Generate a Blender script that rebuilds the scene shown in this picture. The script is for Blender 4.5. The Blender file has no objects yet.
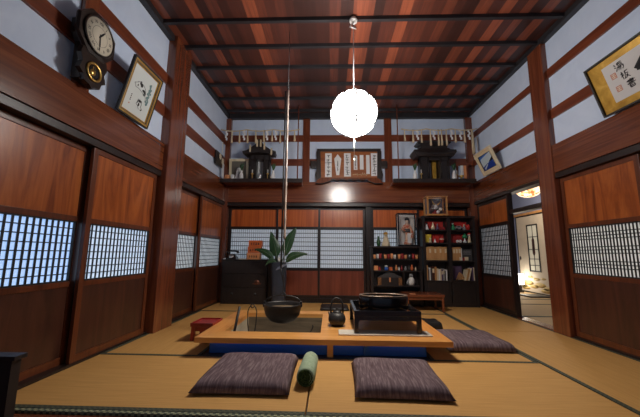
import bpy, bmesh, math, random
from mathutils import Vector, Matrix
random.seed(7)
C = bpy.context.scene.collection
PI = math.pi

# ------------------------------------------------------------------ materials
def mat(name, col=(.5,.5,.5), rough=.5, metal=0.0, spec=.5, emit=None, es=0.0, coat=0.0, alpha=None):
    m = bpy.data.materials.new(name); m.use_nodes = True
    b = m.node_tree.nodes['Principled BSDF']
    b.inputs['Base Color'].default_value = (*col, 1)
    b.inputs['Roughness'].default_value = rough
    b.inputs['Metallic'].default_value = metal
    b.inputs['Specular IOR Level'].default_value = spec
    b.inputs['Coat Weight'].default_value = coat
    b.inputs['Coat Roughness'].default_value = .15
    if emit:
        b.inputs['Emission Color'].default_value = (*emit, 1)
        b.inputs['Emission Strength'].default_value = es
    return m

def grain(name, stops, scale=(14,14,.9), rough=.35, spec=.5, coat=0.0, detail=6, bump=.08, noise=1.0, dist=1.2, hue=.0, metal=0.0):
    """noise stretched along one axis -> colour ramp (wood grain, weave, plaster)"""
    m = mat(name, stops[0][1], rough, metal, spec, coat=coat)
    nt = m.node_tree; N = nt.nodes; L = nt.links; b = N['Principled BSDF']
    tc = N.new('ShaderNodeTexCoord'); mp = N.new('ShaderNodeMapping')
    mp.inputs['Scale'].default_value = scale
    L.new(tc.outputs['Object'], mp.inputs['Vector'])
    oi = N.new('ShaderNodeObjectInfo')
    add = N.new('ShaderNodeVectorMath'); add.operation = 'ADD'
    mul = N.new('ShaderNodeMath'); mul.operation = 'MULTIPLY'; mul.inputs[1].default_value = 37.0
    L.new(oi.outputs['Random'], mul.inputs[0])
    L.new(mp.outputs['Vector'], add.inputs[0]); L.new(mul.outputs[0], add.inputs[1])
    nz = N.new('ShaderNodeTexNoise'); nz.inputs['Scale'].default_value = noise
    nz.inputs['Detail'].default_value = detail; nz.inputs['Distortion'].default_value = dist
    nz.inputs['Roughness'].default_value = .6
    L.new(add.outputs[0], nz.inputs['Vector'])
    rp = N.new('ShaderNodeValToRGB'); e = rp.color_ramp.elements
    e[0].position, e[0].color = stops[0][0], (*stops[0][1], 1)
    e[1].position, e[1].color = stops[-1][0], (*stops[-1][1], 1)
    for p, c in stops[1:-1]:
        k = e.new(p); k.color = (*c, 1)
    L.new(nz.outputs['Fac'], rp.inputs['Fac'])
    L.new(rp.outputs['Color'], b.inputs['Base Color'])
    if bump:
        bp = N.new('ShaderNodeBump'); bp.inputs['Strength'].default_value = bump; bp.inputs['Distance'].default_value = .01
        L.new(nz.outputs['Fac'], bp.inputs['Height']); L.new(bp.outputs['Normal'], b.inputs['Normal'])
    return m

def ceiling_mat():
    m = mat('ceiling_boards', (.1,.03,.02), .38, spec=.5)
    nt = m.node_tree; N = nt.nodes; L = nt.links; b = N['Principled BSDF']
    tc = N.new('ShaderNodeTexCoord'); sp = N.new('ShaderNodeSeparateXYZ'); L.new(tc.outputs['Object'], sp.inputs[0])
    vo = N.new('ShaderNodeTexVoronoi'); vo.voronoi_dimensions = '1D'; vo.inputs['Scale'].default_value = 7.5
    L.new(sp.outputs['X'], vo.inputs['W'])
    sc = N.new('ShaderNodeSeparateColor'); L.new(vo.outputs['Color'], sc.inputs[0])
    mp = N.new('ShaderNodeMapping'); mp.inputs['Scale'].default_value = (26, 1.3, 26); L.new(tc.outputs['Object'], mp.inputs['Vector'])
    nz = N.new('ShaderNodeTexNoise'); nz.inputs['Scale'].default_value = 1.0; nz.inputs['Detail'].default_value = 6; nz.inputs['Distortion'].default_value = 1.0
    L.new(mp.outputs['Vector'], nz.inputs['Vector'])
    ma = N.new('ShaderNodeMath'); ma.operation = 'MULTIPLY_ADD'; ma.inputs[1].default_value = .5; ma.inputs[2].default_value = -.25
    L.new(nz.outputs['Fac'], ma.inputs[0])
    ad = N.new('ShaderNodeMath'); ad.operation = 'ADD'; L.new(sc.outputs['Red'], ad.inputs[0]); L.new(ma.outputs[0], ad.inputs[1])
    rp = N.new('ShaderNodeValToRGB'); e = rp.color_ramp.elements
    e[0].position, e[0].color = .08, (.042,.016,.013,1)
    e[1].position, e[1].color = .98, (.33,.088,.042,1)
    k = e.new(.55); k.color = (.095,.029,.020,1)
    k = e.new(.80); k.color = (.19,.052,.028,1)
    L.new(ad.outputs[0], rp.inputs['Fac']); L.new(rp.outputs['Color'], b.inputs['Base Color'])
    return m

def check_mat(name, c1, c2, scale):
    m = mat(name, c1, .8)
    nt = m.node_tree; N = nt.nodes; L = nt.links
    tc = N.new('ShaderNodeTexCoord'); ch = N.new('ShaderNodeTexChecker')
    ch.inputs['Scale'].default_value = scale; ch.inputs['Color1'].default_value = (*c1,1); ch.inputs['Color2'].default_value = (*c2,1)
    L.new(tc.outputs['Object'], ch.inputs['Vector']); L.new(ch.outputs['Color'], N['Principled BSDF'].inputs['Base Color'])
    return m

def patch_glass_mat():
    m = mat('patchwork_glass', (.8,.5,.3), .4)
    nt = m.node_tree; N = nt.nodes; L = nt.links; b = N['Principled BSDF']
    tc = N.new('ShaderNodeTexCoord'); vo = N.new('ShaderNodeTexVoronoi'); vo.inputs['Scale'].default_value = 22
    L.new(tc.outputs['Object'], vo.inputs['Vector'])
    sc = N.new('ShaderNodeSeparateColor'); L.new(vo.outputs['Color'], sc.inputs[0])
    rp = N.new('ShaderNodeValToRGB'); e = rp.color_ramp.elements
    e[0].position, e[0].color = .1, (.75,.16,.04,1); e[1].position, e[1].color = .7, (1,.8,.55,1)
    k = e.new(.4); k.color = (1,.5,.2,1)
    L.new(sc.outputs['Red'], rp.inputs['Fac'])
    L.new(rp.outputs['Color'], b.inputs['Base Color']); L.new(rp.outputs['Color'], b.inputs['Emission Color'])
    b.inputs['Emission Strength'].default_value = .95
    return m

def glass_mat():
    m = bpy.data.materials.new('thin_glass'); m.use_nodes = True
    nt = m.node_tree; N = nt.nodes; L = nt.links
    for n in list(N): N.remove(n)
    o = N.new('ShaderNodeOutputMaterial'); mx = N.new('ShaderNodeMixShader'); mx.inputs[0].default_value = .07
    t = N.new('ShaderNodeBsdfTransparent'); g = N.new('ShaderNodeBsdfGlossy'); g.inputs['Roughness'].default_value = .05
    L.new(t.outputs[0], mx.inputs[1]); L.new(g.outputs[0], mx.inputs[2]); L.new(mx.outputs[0], o.inputs[0])
    return m

M = {}
M['pillar'] = grain('pillar_lacquered_wood', [(.3,(.10,.025,.013)),(.5,(.17,.046,.02)),(.72,(.24,.072,.027))], (16,16,.7), .24, coat=.6, bump=.02)
M['beam_x'] = grain('beam_wood_along_x', [(.3,(.12,.028,.010)),(.5,(.19,.050,.015)),(.72,(.28,.085,.026))], (.7,16,16), .22, coat=.6, bump=.02)  # beam wood in a lighter copy, to lift the dim back wall
M['beam_y'] = grain('beam_wood_along_y', [(.3,(.09,.022,.009)),(.5,(.15,.040,.013)),(.72,(.22,.066,.022))], (16,.7,16), .22, coat=.6, bump=.02)
M['rail_x'] = grain('rail_wood_along_x', [(.3,(.11,.026,.012)),(.7,(.22,.055,.022))], (.7,16,16), .35, bump=.03)
M['rail_y'] = grain('rail_wood_along_y', [(.3,(.11,.026,.012)),(.7,(.22,.055,.022))], (16,.7,16), .35, bump=.03)
M['dark'] = grain('dark_stained_wood', [(.3,(.013,.011,.012)),(.7,(.030,.022,.021))], (14,14,1), .4, bump=.02)
M['cornice'] = grain('blue_black_cornice_wood', [(.3,(.014,.014,.017)),(.7,(.030,.028,.032))], (2,2,8), .5, bump=.02)
M['frame_o'] = grain('orange_brown_door_frame', [(.3,(.08,.022,.010)),(.7,(.17,.046,.016))], (18,18,.8), .32, coat=.15, bump=.03)
M['frame_b'] = grain('black_brown_door_frame', [(.3,(.014,.010,.010)),(.7,(.032,.019,.016))], (18,18,.8), .35, bump=.02)
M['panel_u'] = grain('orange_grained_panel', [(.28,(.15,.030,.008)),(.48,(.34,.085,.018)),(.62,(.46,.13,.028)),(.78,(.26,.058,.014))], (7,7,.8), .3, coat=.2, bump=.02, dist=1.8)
M['panel_r'] = grain('red_grained_panel', [(.28,(.32,.058,.014)),(.5,(.56,.13,.026)),(.75,(.68,.20,.045))], (13,13,.5), .32, coat=.15, bump=.02)  # colour raised to make up for weak light on the back doors
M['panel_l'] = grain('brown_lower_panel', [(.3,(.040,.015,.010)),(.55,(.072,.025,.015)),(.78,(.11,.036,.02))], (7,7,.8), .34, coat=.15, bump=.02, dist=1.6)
M['panel_lb'] = grain('red_brown_lower_panel', [(.3,(.15,.036,.020)),(.7,(.27,.068,.036))], (12,12,.6), .34, coat=.15, bump=.02)  # copy of the lower panel, brightened to lift the dim back wall
M['plaster'] = grain('pale_blue_plaster', [(.3,(.57,.68,.87)),(.7,(.64,.75,.93))], (3,3,3), .9, spec=.2, bump=.04)
M['tatami_x'] = grain('tatami_straw_along_x', [(.25,(.47,.26,.080)),(.5,(.56,.312,.100)),(.75,(.63,.36,.12))], (3,120,3), .75, spec=.3, bump=.15, dist=.2)
M['tatami_y'] = grain('tatami_straw_along_y', [(.25,(.47,.26,.080)),(.5,(.56,.312,.100)),(.75,(.63,.36,.12))], (120,3,3), .75, spec=.3, bump=.15, dist=.2)
M['heri'] = check_mat('tatami_border_cloth', (.035,.045,.035), (.075,.08,.05), 60)
M['heri_front'] = check_mat('tatami_border_patterned', (.06,.08,.06), (.30,.32,.20), 52)
M['ceiling'] = ceiling_mat()
M['hearth'] = grain('hearth_golden_wood', [(.3,(.55,.235,.060)),(.5,(.65,.31,.085)),(.75,(.75,.40,.13))], (1.2,18,18), .34, bump=.03)
M['hearth_y'] = grain('hearth_golden_wood_y', [(.3,(.55,.21,.05)),(.5,(.65,.28,.07)),(.75,(.75,.36,.10))], (18,1.2,18), .34, bump=.03)
M['hearth_in'] = grain('hearth_smoked_boards', [(.3,(.11,.085,.055)),(.7,(.22,.17,.11))], (2,2,14), .7, bump=.1)
M['hearth_pale'] = grain('hearth_pale_board', [(.3,(.42,.36,.26)),(.7,(.55,.48,.36))], (2,2,14), .8)
M['ash'] = grain('grey_ash', [(.3,(.16,.14,.12)),(.7,(.28,.25,.21))], (30,30,30), .95, bump=.4)
M['blue'] = mat('blue_painted_board', (.012,.13,.45), .5)
M['led'] = mat('blue_light_strip', (.05,.2,.8), .5, emit=(.02,.30,1.0), es=.42)
M['iron'] = grain('cast_iron', [(.3,(.012,.012,.014)),(.7,(.03,.03,.032))], (60,60,60), .45, bump=.15)
M['lacquer'] = mat('black_lacquer', (.008,.007,.008), .2, coat=.4)
M['black'] = mat('matt_black_paint', (.012,.011,.012), .5)
M['redlac'] = grain('red_lacquer', [(.3,(.24,.014,.014)),(.7,(.38,.026,.022))], (6,6,6), .3, coat=.2, bump=0)
M['cushion'] = grain('purple_grey_slub_cotton', [(.28,(.075,.048,.056)),(.5,(.145,.103,.118)),(.75,(.28,.22,.235))], (70,7,10), .95, spec=.15, bump=.35, dist=.4)
M['green'] = grain('pale_green_cloth', [(.3,(.27,.37,.25)),(.7,(.40,.50,.36))], (30,30,30), .9, spec=.2, bump=.1)
M['green_dk'] = grain('mottled_dark_green_cloth', [(.4,(.012,.03,.012)),(.62,(.10,.16,.05))], (60,60,60), .9, spec=.2, bump=.3)
M['paper'] = mat('white_paper', (.78,.80,.82), .85, spec=.2)
M['card'] = mat('cream_card', (.72,.66,.52), .85, spec=.2)
M['card_dk'] = mat('dull_bronze_liner', (.24,.15,.06), .5)
M['ink'] = mat('black_ink', (.012,.013,.016), .7)
M['inkgrey'] = mat('grey_ink_wash', (.20,.23,.24), .85)
M['inkteal'] = mat('teal_ink_wash', (.14,.24,.25), .85)
M['gold'] = grain('gold_leaf', [(.3,(.38,.20,.02)),(.55,(.58,.34,.05)),(.78,(.75,.50,.12))], (6,6,6), .42, metal=.35, bump=.05)
M['brass'] = mat('brass', (.62,.42,.13), .3, metal=.9)
M['straw'] = grain('rice_straw', [(.3,(.50,.40,.25)),(.7,(.72,.62,.44))], (60,60,6), .9, bump=.2)
M['bamboo'] = grain('smoked_bamboo', [(.3,(.18,.135,.11)),(.7,(.36,.29,.25))], (30,30,2), .3, coat=.2, bump=.03)
M['seal'] = mat('faded_red_seal', (.50,.22,.17), .8)
M['clockcase'] = grain('clock_black_walnut', [(.3,(.010,.007,.006)),(.7,(.026,.016,.012))], (20,20,2), .3, coat=.2)
M['dial'] = mat('aged_cream_dial', (.62,.58,.47), .6)
M['glass'] = glass_mat()
M['lantern'] = mat('lit_lantern_paper', (.85,.87,.9), .8, emit=(1.0,.94,.88), es=26)
M['orange'] = mat('orange_card', (.62,.14,.035), .65)
M['orange_l'] = mat('pale_orange_card', (.72,.30,.12), .65)
M['ceramic_blue'] = grain('slate_blue_glaze', [(.3,(.022,.03,.045)),(.7,(.045,.055,.08))], (5,5,5), .3, bump=0)
M['leaf'] = grain('dark_green_leaf', [(.3,(.012,.045,.018)),(.7,(.035,.11,.04))], (20,20,4), .4, bump=.05)
M['stem'] = mat('pale_green_stem', (.12,.17,.11), .5)
M['brown'] = grain('red_brown_table_wood', [(.3,(.13,.035,.017)),(.7,(.24,.07,.03))], (1.2,14,14), .25, coat=.3, bump=.02)
M['honey'] = grain('honey_wood', [(.3,(.42,.19,.06)),(.7,(.58,.30,.11))], (14,14,1.5), .4)
M['palewood'] = grain('pale_cream_wood', [(.3,(.70,.60,.40)),(.7,(.82,.72,.52))], (14,14,1.5), .5)
M['tan'] = grain('tan_book_cloth', [(.3,(.44,.22,.075)),(.7,(.60,.34,.14))], (6,6,1), .7)
M['white'] = mat('white_porcelain', (.75,.76,.78), .3)
M['whitecloth'] = mat('off_white', (.66,.66,.64), .7)
M['cream'] = mat('cream', (.68,.58,.40), .6)
M['red'] = mat('red_cloth', (.50,.025,.02), .7)
M['redd'] = mat('deep_red', (.30,.02,.02), .6)
M['yellow'] = mat('yellow_card', (.68,.52,.05), .6)
M['greenp'] = mat('green_paint', (.02,.24,.10), .5)
M['purple'] = mat('dull_purple', (.10,.06,.13), .6)
M['grey'] = mat('mid_grey', (.25,.26,.28), .5)
M['dgrey'] = mat('dark_grey', (.05,.05,.055), .5)
M['silver'] = mat('silver_metal', (.55,.57,.6), .3, metal=.8)
M['skin'] = mat('pale_doll_skin', (.80,.66,.55), .5)
M['kimono'] = grain('orange_red_kimono', [(.42,(.55,.09,.03)),(.6,(.75,.60,.45))], (24,24,24), .8, bump=0)
M['bluep'] = mat('clear_blue', (.03,.14,.55), .5)
M['sky'] = mat('print_sky_blue', (.05,.17,.62), .4)
M['cloud'] = mat('print_pale_sky', (.50,.62,.72), .4)
M['sea'] = mat('print_deep_blue', (.012,.05,.33), .4)
M['hill'] = mat('print_dark_hill', (.012,.014,.02), .4)
M['sepia'] = mat('sepia_photo', (.16,.145,.12), .5)
M['fusuma'] = grain('cream_sliding_screen', [(.3,(.56,.47,.36)),(.7,(.64,.55,.43))], (3,3,3), .8)
M['nextwall'] = mat('next_room_wall', (.20,.23,.36), .9)
M['nextfloor'] = grain('next_room_tatami', [(.25,(.40,.27,.13)),(.75,(.54,.38,.20))], (3,90,3), .7)
M['patch'] = patch_glass_mat()
M['lamp'] = mat('white_lamp_shade', (.85,.85,.8), .7, emit=(1,.93,.80), es=6)
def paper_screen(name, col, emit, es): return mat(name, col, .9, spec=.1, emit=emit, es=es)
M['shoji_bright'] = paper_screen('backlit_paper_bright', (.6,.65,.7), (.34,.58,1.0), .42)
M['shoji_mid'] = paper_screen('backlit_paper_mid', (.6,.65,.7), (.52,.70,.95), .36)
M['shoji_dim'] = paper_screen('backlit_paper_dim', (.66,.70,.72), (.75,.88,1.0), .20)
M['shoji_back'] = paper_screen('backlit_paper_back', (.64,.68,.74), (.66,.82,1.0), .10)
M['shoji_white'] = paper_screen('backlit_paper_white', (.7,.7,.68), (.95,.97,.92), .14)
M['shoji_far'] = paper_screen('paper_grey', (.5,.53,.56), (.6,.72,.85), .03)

# ------------------------------------------------------------------ mesh builder
class MB:
    def __init__(s): s.bm = bmesh.new()
    def _mx(s, verts, mx):
        if mx is not None: bmesh.ops.transform(s.bm, matrix=mx, verts=verts)
    def box(s, x0,x1,y0,y1,z0,z1, bev=0.0, mx=None, seg=2):
        r = bmesh.ops.create_cube(s.bm, size=1.0); v = r['verts']
        for q in v: q.co = Vector(((x0+x1)/2+q.co.x*(x1-x0), (y0+y1)/2+q.co.y*(y1-y0), (z0+z1)/2+q.co.z*(z1-z0)))
        if bev:
            ed = list({e for q in v for e in q.link_edges})
            rr = bmesh.ops.bevel(s.bm, geom=ed, offset=bev, segments=seg, profile=.7, affect='EDGES')
            v = list({q for f in rr['faces'] for q in f.verts} | {q for q in v if q.is_valid})
        s._mx(v, mx); return s
    def tube(s, pts, r, n=8, cap=True, mx=None):
        pts = [Vector(p) for p in pts]; rings = []; up = None
        for i, p in enumerate(pts):
            d = (pts[min(i+1,len(pts)-1)] - pts[max(i-1,0)]).normalized()
            if up is None:
                up = Vector((0,0,1)) if abs(d.z) < .9 else Vector((1,0,0))
            a = d.cross(up)
            if a.length < 1e-5: a = d.orthogonal()
            a.normalize(); b = a.cross(d).normalized(); up = b
            rr = r[i] if isinstance(r, (list,tuple)) else r
            rings.append([s.bm.verts.new(p + (a*math.cos(t*2*PI/n) + b*math.sin(t*2*PI/n))*rr) for t in range(n)])
        for i in range(len(rings)-1):
            for t in range(n):
                f = s.bm.faces.new((rings[i][t], rings[i][(t+1)%n], rings[i+1][(t+1)%n], rings[i+1][t])); f.smooth = True
        if cap:
            s.bm.faces.new(list(reversed(rings[0]))); s.bm.faces.new(rings[-1])
        s._mx([v for R in rings for v in R], mx); return s
    def lathe(s, prof, c=(0,0,0), n=24, sy=1.0, mx=None, ring=False):
        rings = []
        for r, z in prof:
            if r < 1e-5: rings.append([s.bm.verts.new((c[0], c[1], c[2]+z))])
            else: rings.append([s.bm.verts.new((c[0]+r*math.cos(2*PI*t/n), c[1]+sy*r*math.sin(2*PI*t/n), c[2]+z)) for t in range(n)])
        for a, b in zip(rings, rings[1:]+([rings[0]] if ring else [])):
            for t in range(n):
                u = (t+1) % n
                vs = [a[0] if len(a)==1 else a[t], a[0] if len(a)==1 else a[u], b[0] if len(b)==1 else b[u], b[0] if len(b)==1 else b[t]]
                w = []
                for q in vs:
                    if q not in w: w.append(q)
                if len(w) > 2:
                    f = s.bm.faces.new(w); f.smooth = True
        if not ring and len(rings[0]) > 1: s.bm.faces.new(list(reversed(rings[0])))
        if not ring and len(rings[-1]) > 1: s.bm.faces.new(rings[-1])
        s._mx([v for R in rings for v in R if v.is_valid], mx); return s
    def prism(s, poly, y0, y1, mx=None):
        """poly in (x,z), extruded along y"""
        a = [s.bm.verts.new((x,y0,z)) for x,z in poly]; b = [s.bm.verts.new((x,y1,z)) for x,z in poly]
        n = len(poly)
        s.bm.faces.new(a); s.bm.faces.new(list(reversed(b)))
        for i in range(n): s.bm.faces.new((a[i], b[i], b[(i+1)%n], a[(i+1)%n]))
        s._mx(a+b, mx); return s
    def loft(s, rings, smooth=False, mx=None):
        """list of rings of equal point count"""
        R = [[s.bm.verts.new(p) for p in r] for r in rings]; n = len(R[0])
        for a, b in zip(R, R[1:]):
            for t in range(n):
                f = s.bm.faces.new((a[t], a[(t+1)%n], b[(t+1)%n], b[t])); f.smooth = smooth
        s.bm.faces.new(list(reversed(R[0]))); s.bm.faces.new(R[-1])
        s._mx([v for r in R for v in r], mx); return s
    def build(s, name, material, parent=None, loc=None, smooth=False):
        bmesh.ops.recalc_face_normals(s.bm, faces=s.bm.faces)
        me = bpy.data.meshes.new(name); s.bm.to_mesh(me); s.bm.free()
        if smooth:
            for p in me.polygons: p.use_smooth = True
        me.materials.append(material)
        o = bpy.data.objects.new(name, me); C.objects.link(o)
        if parent is not None: o.parent = parent
        if loc is not None: o.location = loc
        return o

def tag(o, label=None, cat=None, group=None, kind=None):
    if label: o['label'] = label
    if cat: o['category'] = cat
    if group: o['group'] = group
    if kind: o['kind'] = kind
    return o
def thing(name, label, cat, loc=(0,0,0), rot=(0,0,0), group=None):
    o = bpy.data.objects.new(name, None); C.objects.link(o)
    o.empty_display_size = .1
    o.location = loc; o.rotation_euler = rot
    return tag(o, label, cat, group)
def struct(name, m, mb): return tag(mb.build(name, m), kind='structure')
def structe(name, loc=(0,0,0), rz=0):
    o = bpy.data.objects.new(name, None); C.objects.link(o); o.location = loc; o.rotation_euler = (0,0,rz)
    o['kind'] = 'structure'; return o

def text_part(body, size, m, parent, loc, rot=(0,0,0), name='lettering', depth=.0006):
    cu = bpy.data.curves.new('t', 'FONT'); cu.body = body; cu.size = size
    cu.align_x = 'CENTER'; cu.align_y = 'CENTER'; cu.extrude = depth; cu.space_line = .85
    t = bpy.data.objects.new('t', cu); C.objects.link(t)
    bpy.context.view_layer.update()
    dg = bpy.context.evaluated_depsgraph_get()
    me = bpy.data.meshes.new_from_object(t.evaluated_get(dg), depsgraph=dg)
    bpy.data.objects.remove(t); bpy.data.curves.remove(cu)
    me.name = name; me.materials.clear(); me.materials.append(m)
    o = bpy.data.objects.new(name, me); C.objects.link(o); o.parent = parent; o.location = loc; o.rotation_euler = rot
    return o
UPR = (PI/2, 0, PI)   # text standing upright, read from local +y

ORD = ['first','second','third','fourth','fifth','sixth','seventh','eighth','ninth','tenth','eleventh','twelfth']

# ------------------------------------------------------------------ room dimensions
XL, XR, YB, ZC = -2.19, 2.895, 6.12, 3.80
YN = -1.8           # where the room ends behind the camera

# ---- floor
fl = structe('floor')
b = MB()
for (x0,x1,y0,y1) in ((-2.6,3.2,1.94,3.16),(-2.6,3.2,4.16,6.5),(-2.6,-1.085,3.16,4.16),(-.065,3.2,3.16,4.16)):
    b.box(x0,x1,y0,y1,-.30,-.05)
b.build('subfloor', M['dark'], fl)
b = MB()
for (x0,x1,y0,y1) in ((-1.19,.91,2.995,3.16),(-1.19,.91,4.16,4.295),(-1.19,-1.085,3.16,4.16),(-.065,.91,3.16,4.16)): b.box(x0,x1,y0,y1,-.05,0)
b.build('hearth_surround', M['dark'], fl)
b = MB(); b.box(-2.6,3.2,YN,1.80,-.30,-.035); b.build('plank_floor', M['brown'], fl)
b = MB(); b.box(-2.19,2.895,1.80,1.928,-.30,-.012); b.build('threshold', M['brown'], fl)
b = MB(); b.box(-2.19,2.895,1.930,1.958,-.05,.004); b.build('front_border', M['heri_front'], fl)
def tatami(x0,x1,y0,y1,axis):
    g = .003
    x0+=g; x1-=g; y0+=g; y1-=g
    t = MB().box(x0,x1,y0,y1,-.05,0,.004).build('tatami_mat', M['tatami_x' if axis=='x' else 'tatami_y'], fl)
    h = .036; m = MB()
    if axis == 'x':
        m.box(x0,x1,y0,y0+h,-.04,.0025); m.box(x0,x1,y1-h,y1,-.04,.0025)
    else:
        m.box(x0,x0+h,y0,y1,-.04,.0025); m.box(x1-h,x1,y0,y1,-.04,.0025)
    m.build('border', M['heri'], t)
tatami(-2.15,-.145,1.965,2.99,'x'); tatami(-.14,1.875,1.965,2.99,'x')
tatami(1.88,2.86,1.965,4.12,'y'); tatami(1.88,2.86,4.125,6.16,'y')
tatami(-2.15,-1.20,2.995,5.15,'y'); tatami(.92,1.875,2.995,5.15,'y')
tatami(-1.195,.915,4.30,5.15,'x'); tatami(-2.15,-.145,5.155,6.16,'x'); tatami(-.14,1.875,5.155,6.16,'x')

# ---- plaster walls (upper) with backing
def wall_side(name, xin, sgn, doors):
    """plaster above the tie beam, dark boards behind the sliding doors"""
    w = structe(name)
    x0, x1 = sorted((xin, xin+sgn*.12))
    MB().box(x0,x1,YN,6.30,2.30,3.9).build('upper_plaster', M['plaster'], w)
    return w
wl = wall_side('wall_left', XL, -1, None)
MB().box(-2.36,-2.30,YN,6.3,-.05,2.30).build('backing_boards', M['dark'], wl)
wr = wall_side('wall_right', XR, 1, None)
MB().box(3.00,3.06,YN,4.14,-.05,2.30).build('backing_boards', M['dark'], wr)
MB().box(3.00,3.06,5.25,6.3,-.05,2.30).build('backing_boards', M['dark'], wr)
wb = structe('wall_back')
MB().box(-2.31,3.015,YB,6.30,2.30,3.9).build('upper_plaster', M['plaster'], wb)
MB().box(-2.31,3.015,6.27,6.32,-.05,2.30).build('backing_boards', M['dark'], wb)

# ---- ceiling
cl = structe('ceiling')
MB().box(-2.4,3.1,YN,6.3,ZC+.06,ZC+.10).build('ceiling_boards', M['ceiling'], cl)
y = 5.86
k = 0
while y > YN:
    MB().box(-2.19,2.895,y-.023,y+.023,ZC+.012,ZC+.06).build('batten', M['cornice'], cl); y -= .487
b = MB(); b.box(XL,XL+.075,YN,6.12,ZC-.014,ZC+.06); b.build('cornice', M['cornice'], cl)
b = MB(); b.box(XR-.075,XR,YN,6.12,ZC-.014,ZC+.06); b.build('cornice', M['cornice'], cl)
b = MB(); b.box(XL+.075,XR-.075,6.03,6.12,ZC-.05,ZC+.06); b.build('cornice', M['cornice'], cl)

# ---- timber frame : trim_<n>
TN = [0]
def trim(m, *boxes, bev=.004):
    TN[0] += 1; b = MB()
    for q in boxes: b.box(*q, bev)
    return struct('trim_%d' % TN[0], m, b)
# tie beams (nageshi)
trim(M['beam_y'], (XL,-2.13,YN,3.695,1.97,2.335))
trim(M['beam_y'], (XL,-2.13,4.135,6.04,1.97,2.38))
trim(M['beam_x'], (-2.08,2.76,6.05,6.12,1.965,2.385))
trim(M['beam_y'], (2.835,XR,YN,3.855,1.985,2.345))
trim(M['beam_y'], (2.835,XR,4.145,6.04,1.985,2.365))
# door heads (kamoi)
trim(M['frame_b'], (-2.29,-2.14,YN,3.70,1.90,1.965))
trim(M['frame_b'], (-2.29,-2.14,4.135,6.10,1.90,1.965))
trim(M['frame_b'], (-2.08,2.76,6.07,6.26,1.89,1.96))
trim(M['frame_b'], (2.84,2.99,YN,3.855,1.915,1.98))
trim(M['frame_b'], (2.84,2.99,4.145,6.10,1.93,1.98))
# sills
trim(M['frame_b'], (-2.29,-2.15,1.94,3.70,-.045,.02))
trim(M['frame_b'], (-2.29,-2.15,4.135,6.10,-.045,.02))
trim(M['frame_b'], (-2.08,2.76,6.165,6.265,-.045,.075))
trim(M['frame_b'], (2.862,2.99,1.94,3.855,-.045,.02))
trim(M['frame_b'], (2.862,2.99,5.00,6.10,-.045,.02))
trim(M['brown'], (2.862,2.94,4.145,5.00,-.045,.012))
trim(M['brown'], (2.945,3.02,4.145,5.00,-.045,.012))
# wall rails
for z0, z1 in ((2.70,2.845),(3.155,3.295)):
    trim(M['rail_y'], (XL-.02,-2.165,YN,3.695,z0,z1), bev=.003)
    trim(M['rail_y'], (XL-.02,-2.165,4.135,6.04,z0+.01,z1+.03), bev=.003)
for z0, z1 in ((2.74,2.885),(3.26,3.40)):
    trim(M['rail_x'], (-2.06,-.575,6.095,YB+.02,z0,z1), (-.425,1.107,6.095,YB+.02,z0,z1), (1.263,2.755,6.095,YB+.02,z0,z1), bev=.003)
for z0, z1 in ((2.71,2.84),(3.28,3.395)):
    trim(M['rail_y'], (2.87,XR+.02,YN,3.855,z0,z1), bev=.003)
    trim(M['rail_y'], (2.87,XR+.02,4.145,6.04,z0,z1-.01), bev=.003)
# posts
trim(M['pillar'], (-2.36,-2.075,3.70,4.13,-.05,3.865), bev=.012)
trim(M['pillar'], (2.825,3.06,3.86,4.14,-.05,3.865), bev=.012)
trim(M['pillar'], (XL-.1,-2.085,6.045,6.2,-.05,3.75), bev=.006)
trim(M['pillar'], (2.765,2.995,6.045,6.2,-.05,3.75), bev=.006)
trim(M['pillar'], (-.572,-.427,6.07,YB+.02,2.385,3.75), bev=.005)
trim(M['pillar'], (1.11,1.26,6.07,YB+.02,2.385,3.75), bev=.005)
trim(M['pillar'], (XL-.02,-2.15,2.32,2.47,2.335,3.79), bev=.005)
trim(M['frame_b'], (.715,.825,6.10,6.265,.075,1.89), bev=.004)
trim(M['frame_b'], (2.86,2.93,4.945,5.0,.0,1.93), bev=.004)
trim(M['frame_b'], (2.86,2.96,4.145,4.93,1.60,1.665), bev=.004)
trim(M['honey'], (2.845,2.858,4.15,4.94,1.972,1.985), bev=.002)

# ---- sliding doors
DN = [0]
def door(loc, rz, W, z0, z1, la, lb, cols, rows, paper, fm, up, lo, thick=.032, stile=.05, hbar=.008, vbar=.008, rowz=None):
    DN[0] += 1
    d = structe('door_%d' % DN[0], loc, rz)
    t = thick/2
    b = MB(); b.box(0,stile,-t,t,z0,z1,.003); b.box(W-stile,W,-t,t,z0,z1,.003)
    b.box(stile,W-stile,-t,t,z0,z0+.06,.003); b.box(stile,W-stile,-t,t,z1-.05,z1,.003)
    b.box(stile,W-stile,-t,t,la-.045,la,.003); b.box(stile,W-stile,-t,t,lb,lb+.045,.003)
    b.build('frame', fm, d)
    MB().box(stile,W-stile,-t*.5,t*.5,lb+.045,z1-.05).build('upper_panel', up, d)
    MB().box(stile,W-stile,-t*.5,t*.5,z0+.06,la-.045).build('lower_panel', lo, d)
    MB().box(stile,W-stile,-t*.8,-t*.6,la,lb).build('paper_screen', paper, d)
    b = MB(); w = W-2*stile
    for i in range(1, cols): x = stile+w*i/cols; b.box(x-vbar/2,x+vbar/2,-t*.58,-t*.1,la,lb)
    for z in (rowz or [la+(lb-la)*i/rows for i in range(1, rows)]): b.box(stile,W-stile,-t*.58,-t*.15,z-hbar/2,z+hbar/2)
    b.box(stile,W-stile,-t*.5,t*.75,la,la+.012); b.box(stile,W-stile,-t*.5,t*.75,lb-.012,lb)
    b.box(stile,stile+.012,-t*.5,t*.75,la,lb); b.box(W-stile-.012,W-stile,-t*.5,t*.75,la,lb)
    b.build('lattice', M['black'], d)
    return d
fo, fb = M['frame_o'], M['frame_b']
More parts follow.
